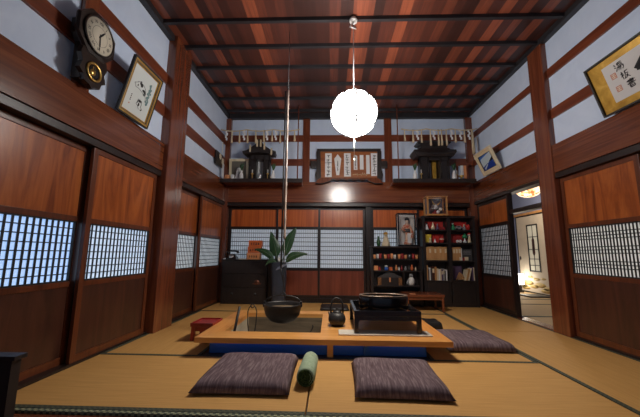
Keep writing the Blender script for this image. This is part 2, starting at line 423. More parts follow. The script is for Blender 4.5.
# left wall: local x runs towards the camera (-y)
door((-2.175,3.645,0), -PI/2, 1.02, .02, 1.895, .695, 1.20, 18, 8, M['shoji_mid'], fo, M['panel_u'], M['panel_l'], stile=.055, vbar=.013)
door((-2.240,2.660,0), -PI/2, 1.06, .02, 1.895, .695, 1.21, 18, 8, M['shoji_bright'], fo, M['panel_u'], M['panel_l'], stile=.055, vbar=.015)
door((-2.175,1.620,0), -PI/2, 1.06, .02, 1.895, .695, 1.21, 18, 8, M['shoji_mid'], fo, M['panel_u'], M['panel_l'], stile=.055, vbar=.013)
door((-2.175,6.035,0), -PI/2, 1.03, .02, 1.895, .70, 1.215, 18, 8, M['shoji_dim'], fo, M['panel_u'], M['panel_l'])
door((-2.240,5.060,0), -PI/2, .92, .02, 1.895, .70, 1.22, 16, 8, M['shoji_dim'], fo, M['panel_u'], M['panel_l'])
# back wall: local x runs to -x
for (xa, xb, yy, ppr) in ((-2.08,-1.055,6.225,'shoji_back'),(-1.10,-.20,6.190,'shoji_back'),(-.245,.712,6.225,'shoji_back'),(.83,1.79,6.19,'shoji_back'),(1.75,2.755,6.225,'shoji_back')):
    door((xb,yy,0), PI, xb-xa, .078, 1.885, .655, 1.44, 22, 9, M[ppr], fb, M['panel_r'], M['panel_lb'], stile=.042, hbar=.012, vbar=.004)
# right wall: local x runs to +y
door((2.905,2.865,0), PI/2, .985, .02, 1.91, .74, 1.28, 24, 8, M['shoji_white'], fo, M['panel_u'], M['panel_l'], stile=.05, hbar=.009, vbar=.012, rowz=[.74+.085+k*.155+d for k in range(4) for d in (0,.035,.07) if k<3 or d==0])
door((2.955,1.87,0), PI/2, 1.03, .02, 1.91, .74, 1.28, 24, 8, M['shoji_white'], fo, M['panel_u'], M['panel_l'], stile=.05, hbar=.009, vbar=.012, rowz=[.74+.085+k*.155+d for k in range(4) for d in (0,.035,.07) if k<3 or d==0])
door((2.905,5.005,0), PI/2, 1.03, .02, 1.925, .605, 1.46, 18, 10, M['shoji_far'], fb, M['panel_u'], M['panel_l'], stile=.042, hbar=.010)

# ---- the next room through the doorway on the right
nf = structe('floor_beyond')
MB().box(3.06,5.4,3.0,9.6,-.06,0.0).build('tatami', M['nextfloor'], nf)
b = MB()
for yy in (5.1,6.35,7.05): b.box(3.06,5.19,yy-.035,yy+.035,-.03,.003)
b.build('mat_border', M['heri'], nf)
b = MB(); b.box(5.21,5.3,3.0,9.6,0,2.72); b.box(3.06,5.3,9.55,9.6,0,2.72); b.box(3.06,5.3,3.0,3.05,0,2.72)
b.box(3.061,3.10,6.3,9.6,0,2.72); struct('wall_beyond', M['nextwall'], b)
b = MB(); b.box(3.06,5.3,3.0,9.6,2.72,2.78); struct('ceiling_beyond', M['dark'], b)
trim(M['honey'], (5.13,5.21,7.0,9.4,2.0,2.06)); trim(M['dark'], (5.13,5.21,7.44,7.49,0,2.0)); 
DN[0] += 1
d = structe('door_%d' % DN[0], (5.19,7.50,0), PI/2)
W = 1.17
b = MB(); b.box(0,.025,-.016,.016,0,2.0); b.box(W-.025,W,-.016,.016,0,2.0); b.box(.025,W-.025,-.016,.016,0,.03); b.box(.025,W-.025,-.016,.016,1.97,2.0)
b.build('frame', M['black'], d)
MB().box(.025,W-.025,-.01,.01,.03,1.97).build('screen', M['fusuma'], d)
b = MB()
for (x,z,r) in ((.2,.10,.14),(.95,.12,.14),(.15,.16,.12),(.38,.22,.16),(.62,.17,.13),(.85,.25,.17),(1.02,.16,.11),(.5,.36,.10),(.75,.40,.09),(.25,.38,.07)):
    b.lathe([(0,0),(r,0),(r,.003),(0,.003)], n=20, mx=Matrix.Translation((x,.0105,z)) @ Matrix.Rotation(-PI/2,4,'X') @ Matrix.Diagonal((1.25,.36,1,1)))
b.build('gilt_cloud', grain('painted_gold_cloud',[(.35,(.40,.28,.10)),(.65,(.62,.44,.16))],(9,9,9),.7,bump=0), d)
wn = MB(); x0,x1,z0,z1 = .30,.72,.54,1.74
wn.box(x0,x0+.03,.0105,.026,z0,z1); wn.box(x1-.03,x1,.0105,.026,z0,z1); wn.box(x0,x1,.0105,.026,z0,z0+.03); wn.box(x0,x1,.0105,.026,z1-.03,z1)
wn.box(.50,.512,.0105,.02,z0,z1)
for z in (.70,.86,1.1,1.42): wn.box(x0,x1,.0105,.02,z-.007,z+.007)
wn.build('window_bars', M['black'], d)
MB().box(x0,x1,.0105,.0125,z0,z1).build('window_pane', paper_screen('pane_paper',(.65,.62,.5),(1,.95,.8),.05), d)
b = MB(); b.prism([(.46,1.0),(.46,1.35),(.49,1.38),(.51,1.5),(.53,1.38),(.56,1.35),(.56,1.0),(.53,.95),(.49,.95)], .013,.016); b.build('window_motif', M['panel_l'], d)
b = MB(); b.lathe([(0,0),(.03,0),(.03,.008),(0,.008)], n=16, mx=Matrix.Translation((1.08,.011,.88)) @ Matrix.Rotation(-PI/2,4,'X') @ Matrix.Diagonal((1,1.7,1,1))); b.build('finger_pull', M['black'], d)

t = thing('pendant_lamp', 'orange and white patchwork glass pendant lamp hanging in the next room', 'lamp', (3.88,6.0,2.07))
b = MB(); b.lathe([(0,0),(.08,.01),(.16,.045),(.215,.11),(.235,.19),(.215,.27),(.14,.32),(.03,.34)], n=28); b.build('glass_shade', M['patch'], t)
MB().tube([(0,0,.34),(0,0,.70)], .008).build('cord', M['black'], t)
t = thing('floor_lamp', 'small lit white paper floor lamp seen through the right doorway', 'lamp', (4.93,8.38,0))
b = MB(); b.box(-.09,.09,-.09,.09,0,.03); b.box(-.06,.06,-.06,.06,.03,.20); b.build('base', M['dark'], t)
MB().box(-.1,.1,-.1,.1,.20,.47,.01).build('shade', M['lamp'], t)
o = MB().box(4.55,5.0,7.30,7.75,.002,.03,.012).build('floor_cushion', M['dgrey']); tag(o, 'dark thin floor cushion lying in the next room beyond the doorway', 'cushion')

# ------------------------------------------------------------------ lantern
t = thing('paper_lantern', 'round white paper lantern hanging lit from the ceiling', 'lantern', (.276,3.414,2.585))
R = .272
prof = [(.055,-R*.975)] + [(R*math.cos(a), R*math.sin(a)*.99) for a in [(-78+156*i/18)*PI/180 for i in range(19)]] + [(.05,R*.975)]
b = MB(); b.lathe(prof, n=40); b.build('paper_shade', M['lantern'], t)
b = MB()
for k in range(10):
    ph = k*2*PI/10 + .36
    b.tube([((R+.002)*math.cos(a)*math.cos(ph), (R+.002)*math.cos(a)*math.sin(ph), (R+.002)*math.sin(a)*.99) for a in [(-76+152*i/20)*PI/180 for i in range(21)]], .0115, 6)
b.build('seam', M['dgrey'], t)
b = MB()
for a in (-50,-30,-12,8,28,48):
    a = a*PI/180
    b.tube([((R+.001)*math.cos(a)*math.cos(p*2*PI/36), (R+.001)*math.cos(a)*math.sin(p*2*PI/36), (R+.001)*math.sin(a)*.99) for p in range(37)], .0045, 4, cap=False)
b.build('hoop', M['grey'], t)
b = MB(); b.lathe([(.05,R*.975),(.05,R*.975+.02),(.015,R*.975+.03),(.012,R*.975+.05)], n=16); b.build('top_cap', M['honey'], t)
MB().tube([(0,0,R+.04),(0,0,1.16)], .006, 8).build('cord', M['white'], t)
b = MB(); b.lathe([(.045,1.20),(.05,1.225),(.03,1.26)], n=16); b.tube([(0,0,1.16),(.03,-.01,1.10),(-.04,-.02,1.12),(.0,0,1.2)], .011, 6); b.build('ceiling_hook', M['whitecloth'], t)
b = MB(); b.tube([(0,0,-R*.975),(0,0,-.55)], .003, 6); b.lathe([(0,-.58),(.008,-.572),(.008,-.555),(0,-.55)], n=8); b.build('pull_cord', M['whitecloth'], t)

# ------------------------------------------------------------------ sunken hearth
t = thing('sunken_hearth', 'square sunken hearth with golden wooden rim over blue base boards', 'hearth', (0,0,0))
zt, zb = .17, .122
hx0,hx1,hy0,hy1 = -1.255,1.115,2.94,4.33
ox0,ox1,oy0,oy1 = -1.058,-.09,3.185,4.135
def rimpiece(poly, m):
    b = MB(); a=[(x,y,zb) for x,y in poly]; c=[(x,y,zt) for x,y in poly]; b.loft([a,c]); b.build('rim_board', m, t)
rx = .93
rimpiece([(hx0,hy0),(hx1,hy0),(rx,oy0),(ox0,oy0)], M['hearth'])
rimpiece([(ox0,oy1),(rx,oy1),(hx1,hy1),(hx0,hy1)], M['hearth'])
rimpiece([(hx0,hy0),(ox0,oy0),(ox0,oy1),(hx0,hy1)], M['hearth_y'])
rimpiece([(rx,oy0),(hx1,hy0),(hx1,hy1),(rx,oy1)], M['hearth_y'])
MB().box(ox1,rx,oy0,oy1,zb,zt-.001).build('side_plank', M['hearth'], t)
b = MB(); b.box(ox0-.02,ox1+.02,oy1+.0,oy1+.02,-.19,zb); b.box(ox0-.02,ox1+.02,oy0-.02,oy0,-.19,zb); b.box(ox1,ox1+.02,oy0,oy1,-.19,zb); b.build('well_wall', M['hearth_in'], t)
MB().box(ox0-.02,ox0,oy0,oy1,-.19,zb).build('well_wall', M['hearth_pale'], t)
b = MB(); n=14
vs=[[b.bm.verts.new((ox0+.001+(ox1-ox0-.002)*i/n, oy0+.001+(oy1-oy0-.002)*j/n, -.10+.02*math.sin(i*1.3)*math.cos(j*1.7)+random.uniform(-.006,.006))) for j in range(n+1)] for i in range(n+1)]
for i in range(n):
    for j in range(n): b.bm.faces.new((vs[i][j],vs[i+1][j],vs[i+1][j+1],vs[i][j+1]))
b.build('ash', M['ash'], t, smooth=True)
MB().box(-1.15,.905,3.055,3.075,.003,zb).build('blue_board', M['blue'], t)
MB().box(-1.15,-1.13,3.075,4.25,.003,zb).build('blue_board', M['blue'], t)
MB().box(.885,.905,3.075,4.25,.003,zb).build('blue_board', M['blue'], t)
for x in (.005,): MB().box(x-.028,x+.028,2.985,3.053,.003,zb,.003).build('leg', M['hearth'], t)
MB().box(.318,.362,3.01,3.054,.03,zb).build('blue_block', M['blue'], t)
for x in (-1.2,1.03): MB().box(x-.03,x+.03,4.22,4.28,.003,zb,.003).build('leg', M['hearth'], t)

MB().box(-1.12,.87,3.012,3.024,.113,.1215).build('light_strip', M['led'], t)  # unseen strip added under the rim to brighten the blue boards

# hearth tools
o = MB().tube([(-1.03,3.30,-.085),(-.975,3.40,.375)], .014, 10).build('fire_poker', M['black']); tag(o,'black straight poker leaning in the left of the hearth','poker')
t = thing('fire_tongs','pair of thin iron fire tongs standing in the hearth ash','tongs',(-.86,3.5,-.075))
for s in (-1,1):
    b = MB(); b.tube([(s*.012,0,.0),(s*.045,0,.25),(s*.05,0,.38),(s*.035,0,.425),(s*.012,0,.44)], .006, 6); b.build('arm', M['iron'], t)
b = MB(); b.tube([(.02*math.cos(a),0,.44+.02*math.sin(a)) for a in [i*PI/6 for i in range(13)]], .005, 6); b.build('ring', M['iron'], t)
o = MB().tube([(-.27,3.55,-.10),(-.245,3.55,.05),(-.205,3.55,.10),(-.185,3.55,.145),(-.19,3.55,.16)], .006, 6).build('iron_hook', M['iron']); tag(o,'small bent iron hook standing at the right of the hearth ash','hook')

# ------------------------------------------------------------------ pot hanger and pot
PX, PY = -.545, 3.65
t = thing('pot_hanger','long bamboo pot hanger hanging from the ceiling over the hearth','pot hanger',(PX,PY,0))
MB().tube([(0,0,3.04),(0,0,ZC+.055)], .005, 6).build('cord', M['dgrey'], t)
b = MB(); b.lathe([(0,1.12),(.015,1.12)]+[(r,z) for k in range(9) for r,z in ((.015,1.14+k*.21),(.0185,1.15+k*.21),(.015,1.16+k*.21))]+[(.015,3.02),(0,3.03)], n=12); b.build('bamboo_tube', M['bamboo'], t)
b = MB(); b.tube([(-.03,-.01,.78),(-.03,-.01,3.0)], .010, 8); b.build('sliding_rod', M['black'], t)
b = MB(); b.tube([(0,0,3.02),(.012,0,3.06),(0,0,3.09),(-.012,0,3.06)], .005, 6); b.build('top_hook', M['iron'], t)
b = MB(); b.loft([[(x,-.012,z) ,(x,.012,z),(x,.012,z+h),(x,-.012,z+h)] for x,z,h in ((-.09,.75,.01),(-.065,.76,.028),(-.03,.775,.034),(.0,.79,.028),(.02,.805,.012),(.035,.812,.034))]); b.build('lever', M['silver'], t)
b = MB(); b.tube([(-.036,-.01,.80),(-.02,0,.70),(0,0,.62)], .007, 8); b.tube([(0,0,1.12),(-.0,0,.62),(.0,0,.50),(.012,0,.472),(.025,0,.465),(.033,0,.485)], .0065, 8); b.build('hook', M['iron'], t)

t = thing('iron_pot','black iron cooking pot hanging over the hearth by its bail handle','pot',(PX,PY,.165))
b = MB(); b.lathe([(0,0),(.09,.004),(.15,.03),(.195,.085),(.213,.15),(.216,.195),(.222,.2),(.222,.207),(.205,.207),(.203,.19),(.198,.15),(.18,.09),(.14,.045),(.08,.022),(0,.018)], n=40); b.build('bowl', M['iron'], t)
b = MB(); b.tube([(-.213*math.cos(a),0,.20+ .10*math.sin(a)**.8 if 0<a<PI else .2) for a in [PI*i/20 for i in range(21)]], .007, 8)
b.tube([(-.03,0,.297),(-.02,0,.32),(0,0,.332),(.02,0,.32),(.03,0,.297)], .006, 6); b.build('bail_handle', M['iron'], t)
for s in (-1,1): MB().box(s*.213-.012,s*.213+.012,-.03,.03,.17,.235,.004).build('ear', M['iron'], t)
b = MB(); b.lathe([(0,0),(.19,0),(.19,.004),(0,.004)], c=(0,0,.155), n=32); b.build('pot_water', mat('brown_broth',(.34,.25,.15),.25), t)  # water disc in tan, the light reflected inside the pot painted on

# kettle
t = thing('iron_kettle','small round black iron kettle on the hearth side plank','kettle',(.08,3.50,.17))
b = MB(); b.lathe([(0,0),(.062,0),(.068,.012),(.09,.04),(.096,.07),(.09,.105),(.07,.13),(.05,.142),(.045,.142)], n=28); b.build('body', M['iron'], t)
b = MB(); b.lathe([(0,.142),(.05,.142),(.045,.152),(.02,.162),(.006,.166),(.006,.172),(.013,.18),(.009,.188),(0,.19)], n=20); b.build('lid', M['iron'], t)
b = MB(); b.tube([(-.06,.06,.085),(-.082,.082,.105),(-.092,.092,.135)], [.018,.013,.009], 8); b.build('spout', M['iron'], t)
b = MB(); b.tube([(-.062,.0,.125),(-.072,.0,.19),(-.05,0,.265),(-.015,0,.295),(.03,0,.285),(.062,0,.23),(.066,0,.125)], .010, 8); b.build('bail_handle', M['iron'], t)

# white board, tray stand, hibachi
o = MB().box(.088,.985,3.095,3.285,.1701,.182,.002).build('white_board', grain('pale_bleached_board',[(.3,(.52,.48,.42)),(.7,(.64,.60,.54))],(2,16,16),.6)); tag(o,'thin pale board lying under the black tray stand','board')
t = thing('tray_stand','low black lacquered stand with curved bracket legs on the hearth','stand',(.57,3.50,.171))
sx, sy = .328, .355
for ax in (-1,1):
    for ay in (-1,1):
        zz = .0115 if ay < 0 else 0
        b = MB(); b.prism([(0,zz),(.045,zz),(.04,.06),(.045,.12),(.075,.145),(.12,.155),(.12,.17),(0,.17)], -.018,.018, mx=Matrix.Translation((ax*sx,ay*(sy-.02),0)) @ Matrix.Diagonal((-ax,1,1,1)))
        b.build('leg', M['lacquer'], t)
MB().box(-sx+.02,sx-.02,-sy+.02,sy-.02,.127,.152).build('tray_floor', M['lacquer'], t)
b = MB(); b.box(-sx,sx,-sy,-sy+.03,.17,.222,.004); b.box(-sx,sx,sy-.03,sy,.17,.222,.004); b.box(-sx,-sx+.03,-sy+.03,sy-.03,.17,.222,.004); b.box(sx-.03,sx,-sy+.03,sy-.03,.17,.222,.004)
b.build('top_rail', M['lacquer'], t)
t = thing('hibachi_brazier','round black brazier with mottled rim sitting in the tray stand','brazier',(.575,3.42,.326))
b = MB(); b.lathe([(0,0),(.23,0),(.252,.02),(.262,.09),(.262,.165),(.255,.18),(.235,.18),(.225,.155),(.215,.12),(0,.12)], n=44, sy=.56); b.build('body', M['lacquer'], t)
b = MB(); b.lathe([(.226,.1805),(.258,.1805),(.258,.187),(.254,.191),(.232,.191),(.226,.187)], n=44, sy=.56, ring=True); b.build('rim', grain('mottled_copper_rim',[(.4,(.16,.15,.15)),(.55,(.28,.19,.13)),(.7,(.42,.40,.38))],(14,14,14),.35,metal=.5), t)
b = MB(); b.lathe([(0,.168),(.10,.171),(.18,.166),(.224,.158)], n=30, sy=.56); b.build('ash', grain('brazier_ash',[(.35,(.12,.10,.09)),(.6,(.30,.18,.10)),(.75,(.42,.37,.33))],(12,12,12),.9), t)

# ------------------------------------------------------------------ cushions
def cushion(name, label, x0,x1,y0,y1,h, rz=0, group=None, m='cushion'):
    cx, cy = (x0+x1)/2, (y0+y1)/2; hx, hy = (x1-x0)/2, (y1-y0)/2
    n = 22; b = MB(); rnd = random.Random(int(cx*100)+5)
    ph = rnd.uniform(0,6)
    def P(i,j,top):
        u, v = -1+2*i/n, -1+2*j/n
        e = (1-abs(u)**9)*(1-abs(v)**9)
        pin = 1-.025*(1-abs(v)**2)*(abs(u)**3); pin2 = 1-.025*(1-abs(u)**2)*(abs(v)**3)
        x, y = u*hx*pin, v*hy*pin2
        z0 = .22*h
        if top: z = z0 + (h-z0)*max(e,0)**.42 - .10*h*math.exp(-(u*u+v*v)*9) + .035*h*math.sin(5*u+ph)*math.cos(4*v+ph)*e
        else: z = max(.0, z0*(1-max(e,0)**.3))
        return (x,y,z)
    T = [[b.bm.verts.new(P(i,j,True)) for j in range(n+1)] for i in range(n+1)]
    B = [[T[i][j] if i in (0,n) or j in (0,n) else b.bm.verts.new(P(i,j,False)) for j in range(n+1)] for i in range(n+1)]
    for G, fl_ in ((T,False),(B,True)):
        for i in range(n):
            for j in range(n):
                q = (G[i][j],G[i+1][j],G[i+1][j+1],G[i][j+1])
                f = b.bm.faces.new(tuple(reversed(q)) if fl_ else q); f.smooth = True
    t = thing(name, label, 'cushion', (cx,cy,.003), (0,0,rz), group)
    b.build('cover', M[m], t)
    return t
cushion('floor_cushion','purple grey floor cushion in front of the hearth, left of the green roll',-.945,-.270,2.165,2.88,.088, .01)
cushion('floor_cushion','purple grey floor cushion in front of the hearth, right of the green roll',.175,.825,2.15,2.80,.088, -.03)
cushion('floor_cushion','purple grey floor cushion at the right end of the hearth',1.16,1.84,3.20,3.84,.09, .02)
cushion('floor_cushion','small dark floor cushion mostly hidden behind the right end of the hearth',1.17,1.44,4.10,4.36,.10, m='black')
cushion('floor_cushion','dark flat cushion on the far tatami behind the iron kettle',-.17,.33,5.30,5.78,.05, m='black')

# green roll
t = thing('bolster_roll','pale green rolled cloth bolster between the two front cushions','bolster',(-.172,2.33,.071))
b = MB(); prof=[(-.002,.058),(.01,.066),(.2,.066),(.39,.062),(.405,.055)]
b.tube([(.015*y/.42,y,.0) for y,_ in prof], [r for _,r in prof], 20); b.build('outer_cloth', M['green'], t)
b = MB(); pts=[]
for i in range(70):
    a=i*.36; r=.004+.00078*i
    pts.append((r*math.cos(a),-.006,r*math.sin(a)))
b.tube(pts,.0045,6); b.tube([(0,-.003,0),(0,.0,0)],[.056,.058],18); b.build('rolled_end', M['green_dk'], t)
b = MB()
for i in range(26): 
    a=random.uniform(0,2*PI); r=random.uniform(.0,.054); b.lathe([(0,-.004),(.006,0),(0,.004)],c=(r*math.cos(a),-.01,r*math.sin(a)),n=6)
b.build('fringe', M['green_dk'], t)

# red stool
t = thing('low_stool','small red lacquered low stool on the tatami left of the hearth','stool',(-1.385,3.56,-.017))
b = MB(); b.box(-.125,.125,-.15,.15,.17,.195,.006); b.build('top_board', M['redlac'], t)
b = MB(); b.box(-.125,.125,-.15,-.138,.195,.207); b.box(-.125,.125,.138,.15,.195,.207); b.box(-.125,-.113,-.138,.138,.195,.207); b.box(.113,.125,-.138,.138,.195,.207); b.build('rim', M['redlac'], t)
for sx_ in (-1,1):
    for sy_ in (-1,1):
        b = MB(); x=sx_*.095; yy=sy_*.12; b.loft([[(x+sx_*.012-.016,yy-.016,.02),(x+sx_*.012+.016,yy-.016,.02),(x+sx_*.012+.016,yy+.016,.02),(x+sx_*.012-.016,yy+.016,.02)],[(x-.02,yy-.02,.17),(x+.02,yy-.02,.17),(x+.02,yy+.02,.17),(x-.02,yy+.02,.17)]]); b.build('leg', M['redlac'], t)
for y_ in (-.12,.12): MB().box(-.08,.08,y_-.008,y_+.008,.12,.165).build('apron', M['redlac'], t)

# dark partition, bottom left
t = thing('low_partition','dark wooden low partition at the bottom left in front of the wall doors','partition',(-1.87,1.60,-.035))
MB().box(-.28,.28,-.025,.025,.0,.44).build('panel', M['dark'], t)
MB().box(-.30,.302,-.035,.035,.44,.462,.004).build('cap_rail', M['dark'], t)

# ------------------------------------------------------------------ altar shelves
def altar_shelf(x0,x1,rodx,label,side):
    t = thing('altar_shelf', label, 'shelf', (0,0,0))
    MB().box(x0,x1,5.70,6.04,2.300,2.345,.003).build('board', M['rail_x'], t)
    b = MB(); b.prism([(x0-.02,2.285),(x1+.03,2.285),(x1+.03,2.36),(x0-.02,2.36)],5.66,5.699); b.build('front_rail', M['frame_b'], t)
    b = MB()
    b.tube([(rodx,5.68,2.361),(rodx,5.68,ZC+.055)], .011, 8); b.build('hanging_rod', M['rail_y'], t)
    return t
altar_shelf(-2.10,-.56,-.63,'long dark altar shelf on the back wall, left of the carved plaque','L')
altar_shelf(1.21,2.70,1.295,'long dark altar shelf on the back wall, right of the carved plaque','R')

# shrines (local origin on shelf top)
Z0 = 2.346
t = thing('miniature_shrine','dark wooden miniature shrine with pointed gable roof on the left altar shelf','shrine',(-1.40,5.91,Z0))
MB().box(-.26,.26,-.12,.12,0,.05,.004).build('plinth', M['dark'], t)
b = MB(); b.box(-.19,-.07,-.08,.12,.05,.50); b.box(.07,.19,-.08,.12,.05,.50); b.box(-.07,.07,.10,.12,.05,.50); b.box(-.19,.19,-.10,.12,.44,.53); b.build('body', M['dark'], t)
MB().box(-.068,.068,.06,.098,.05,.44).build('inner_curtain', M['paper'], t)
for x in (-.20,-.09,.09,.20): MB().tube([(x,-.103,.05),(x,-.103,.5)], .014, 10).build('column', M['dark'], t)
b = MB()
def roofsec(y,s): return [(-.33*s,y,.575),(-.24*s,y,.60),(-.11*s,y,.69),(0,y,.80),(.11*s,y,.69),(.24*s,y,.60),(.33*s,y,.575),(.31*s,y,.525),(.2*s,y,.53),(0,y,.56),(-.2*s,y,.53),(-.31*s,y,.525)]
b.loft([roofsec(-.20,1.0),roofsec(-.07,.97),roofsec(.06,.94)]); b.build('roof', M['dark'], t)
b = MB(); b.box(-.025,.025,-.21,.07,.775,.82,.005); b.build('ridge', M['dark'], t)
for i,x in enumerate((-.17,-.035,.035,.11,.25)): 
    z=.79-abs(x)*.8; MB().box(x-.014,x+.014,-.225,-.202,z-.10,z+.04).build('straw_tag', M['straw'], t)

t = thing('miniature_shrine','dark wooden miniature shrine with stepped wide eaves on the right altar shelf','shrine',(2.02,5.91,Z0))
MB().box(-.34,.30,-.12,.12,0,.05,.004).build('plinth', M['dark'], t)
b = MB(); b.box(-.26,-.10,-.08,.12,.05,.48); b.box(.10,.26,-.08,.12,.05,.48); b.box(-.10,.10,.09,.12,.05,.48); b.box(-.26,.26,-.10,.12,.42,.48); b.build('body', M['dark'], t)
MB().box(-.098,-.02,.04,.088,.05,.42).build('door_leaf', M['bluep'] if False else M['grey'], t)
MB().box(-.0,.075,.04,.088,.05,.42).build('door_leaf', M['gold'], t)
for x in (-.27,-.12,.12,.27): MB().tube([(x,-.103,.05),(x,-.103,.48)], .015, 10).build('column', M['dark'], t)
b = MB()
def eave(w,d,z,up=0): return [(-w,-d,z+up),(-w*.5,-d,z),(w*.5,-d,z),(w,-d,z+up),(w,d*.8,z+up),(-w,d*.8,z+up)]
b.loft([eave(.36,.16,.475,.02),eave(.41,.18,.52,.05),eave(.40,.175,.56,.05),eave(.31,.13,.63,.0),eave(.28,.12,.66,0)]); b.build('eaves', M['dark'], t)
b = MB(); b.box(-.26,.26,-.11,.09,.655,.74,.004); b.build('upper_storey', M['dark'], t)
b = MB(); b.loft([eave(.30,.13,.74,.0),eave(.33,.14,.765,.01),eave(.28,.07,.83,0),eave(.27,.03,.845,0)]); b.build('roof', M['dark'], t)

# ropes
def rope(x0,x1,z,label,big=None,xs=None,shide=()):
    t = thing('straw_rope', label, 'rope', (0,0,0))
    y=5.645
    pts=[(x0+(x1-x0)*i/24, y, z - .03*math.sin(PI*((i%8)/8)) ) for i in range(25)]
    MB().tube(pts,.011,6).build('cord', M['straw'], t)
    for k,(x,l) in enumerate(xs):
        b = MB(); b.tube([(x,y,z-.01),(x+.003,y,z-l*.5),(x+.006,y,z-l)], [.010,.014,.021] if l<.4 else [.016,.024,.03], 7); b.build('tassel', M['straw'], t)
    for x in shide:
        b = MB()
        for j,(dx,dz) in enumerate(((0,0),(.018,-.05),(-.004,-.10),(.014,-.15))): b.box(x+dx-.017,x+dx+.017,y-.004-.0015*j,y-.003-.0015*j,z-.07+dz,z-.015+dz)
        b.build('paper_streamer', M['paper'], t)
    return t
xl=[(-1.93,.27),(-1.78,.27),(-1.62,.27),(-1.46,.27),(-1.30,.25),(-1.14,.24),(-.98,.27),(-.70,.24)]
rope(-2.15,-.60,3.335,'straw rope with tassels and paper streamers above the left altar shelf', xs=xl, shide=(-2.04,-1.69,-1.24,-1.07,-.87))
xr=[(1.42,.24),(1.58,.27),(1.74,.27),(1.91,.33),(2.06,.33),(2.12,.33),(2.21,.33),(2.38,.27),(2.55,.27),(2.70,.50)]
rope(1.36,2.80,3.335,'straw rope with tassels and paper streamers above the right altar shelf', xs=xr, shide=(1.66,1.97,2.30,2.47,2.63))

# left shelf items
t = thing('framed_photograph','pale framed sepia photograph standing at the left end of the left altar shelf','picture',(-1.86,6.0,Z0),(-.06,0,PI))
b = MB(); w,h=.20,.50
b.box(-w,w,-.012,.012,0,.05); b.box(-w,w,-.012,.012,h-.05,h); b.box(-w,-w+.05,-.012,.012,.05,h-.05); b.box(w-.05,w,-.012,.012,.05,h-.05); b.build('frame', M['palewood'], t)
MB().box(-w+.05,w-.05,-.008,.0,.05,h-.05).build('print', M['sepia'], t)
b = MB(); b.lathe([(0,0),(.05,0),(.05,.001),(0,.001)],n=16,mx=Matrix.Translation((0,.001,.27))@Matrix.Rotation(-PI/2,4,'X')); b.prism([(-.09,.06),(.09,.06),(.06,.19),(-.06,.19)],.0005,.0012); b.build('portrait_figure', M['whitecloth'], t)

def figurine(name,label,cat,loc,parts,group=None,rz=0):
    """parts: (part name, lathe profile, material)"""
    t = thing(name,label,cat,loc,(0,0,rz),group)
    for pn,prof,m in parts:
        b = MB(); b.lathe(prof,n=14); b.build(pn,M[m],t)
    return t
def doll_parts(h,body,head='skin',hair=None,w=.32):
    p=[('body',[(0,0),(h*w,0),(h*w*.95,h*.1),(h*w*.6,h*.45),(h*w*.45,h*.66),(h*w*.2,h*.70)],body),
       ('head',[(0,h*.68),(h*.11,h*.71),(h*.15,h*.82),(h*.11,h*.94),(0,h*.98)],head)]
    if hair: p.append(('hair',[(h*.155,h*.83),(h*.16,h*.90),(h*.09,h*1.0),(0,h*1.02)],hair))
    return p
def vase_parts(h,m,r=.3): return [('body',[(0,0),(h*r*.7,0),(h*r,h*.3),(h*r*.9,h*.55),(h*r*.4,h*.8),(h*r*.45,h),(0,h*.98)],m)]
figurine('offering_figurine','small white figurine before the framed photograph on the left altar shelf','figurine',(-1.84,5.86,Z0),doll_parts(.24,'white','white'))
figurine('offering_cup','small white cup beside the figurine on the left altar shelf','cup',(-1.91,5.76,Z0),[('cup',[(0,0),(.03,0),(.036,.11),(.03,.11),(.026,.02),(0,.02)],'white')])
figurine('ceramic_pot','small round orange pot left of the framed photograph','pot',(-2.03,5.82,Z0),[('body',[(0,0),(.045,0),(.065,.06),(.05,.11),(.04,.12),(0,.115)],'orange_l')])
def sakaki(loc,label):
    t = thing('altar_vase',label,'vase',loc,group='white altar vases holding green sprigs')
    b=MB(); b.lathe([(0,0),(.03,0),(.045,.06),(.035,.12),(.018,.16),(.024,.19),(0,.185)],n=14); b.build('vase',M['white'],t)
    b=MB()
    for i in range(9):
        a=i*2.4; 
        b.tube([(0,0,.18),(.02*math.cos(a),.015*math.sin(a),.25+.02*(i%3)),(.045*math.cos(a),.03*math.sin(a),.29+.025*(i%3))],[.004,.014,.003],5)
    b.build('sprig',M['leaf'],t)
sakaki((-1.735,5.745,Z0),'white altar vase with green sprig left of the gabled shrine')
sakaki((-1.11,5.745,Z0),'white altar vase with green sprig right of the gabled shrine')
sakaki((1.62,5.745,Z0),'white altar vase with green sprig left of the wide eaved shrine')
sakaki((2.36,5.745,Z0),'white altar vase with green sprig right of the wide eaved shrine')
def candlestick(loc,label,m='brass'):
    t = thing('candlestick',label,'candlestick',loc)
    b=MB(); b.lathe([(0,0),(.035,0),(.03,.015),(.009,.03),(.009,.11),(.028,.125),(.028,.135),(0,.135)],n=14); b.build('stand',M[m],t)
    b=MB(); b.tube([(0,0,.136),(0,0,.21)],.011,8); b.build('candle',M['whitecloth'],t)
candlestick((-1.52,5.745,Z0),'brass candlestick before the left columns of the gabled shrine')
candlestick((-1.22,5.745,Z0),'brass candlestick before the right columns of the gabled shrine')
candlestick((1.74,5.745,Z0),'brass candlestick before the left columns of the wide eaved shrine')
candlestick((2.43,5.80,Z0),'brass candlestick at the right end of the wide eaved shrine')
figurine('offering_dish','gold offering dish on the right altar shelf beside the candlestick','dish',(2.49,5.74,Z0),[('dish',[(0,0),(.03,0),(.012,.03),(.012,.05),(.055,.085),(.05,.09),(0,.06)],'brass')])
figurine('mirror','small round silver mirror standing before the gabled shrine','mirror',(-1.37,5.735,Z0),[('disc',[(0,0),(.025,0),(.025,.02),(.01,.03),(.034,.06),(.04,.09),(.03,.125),(0,.135)],'silver')])
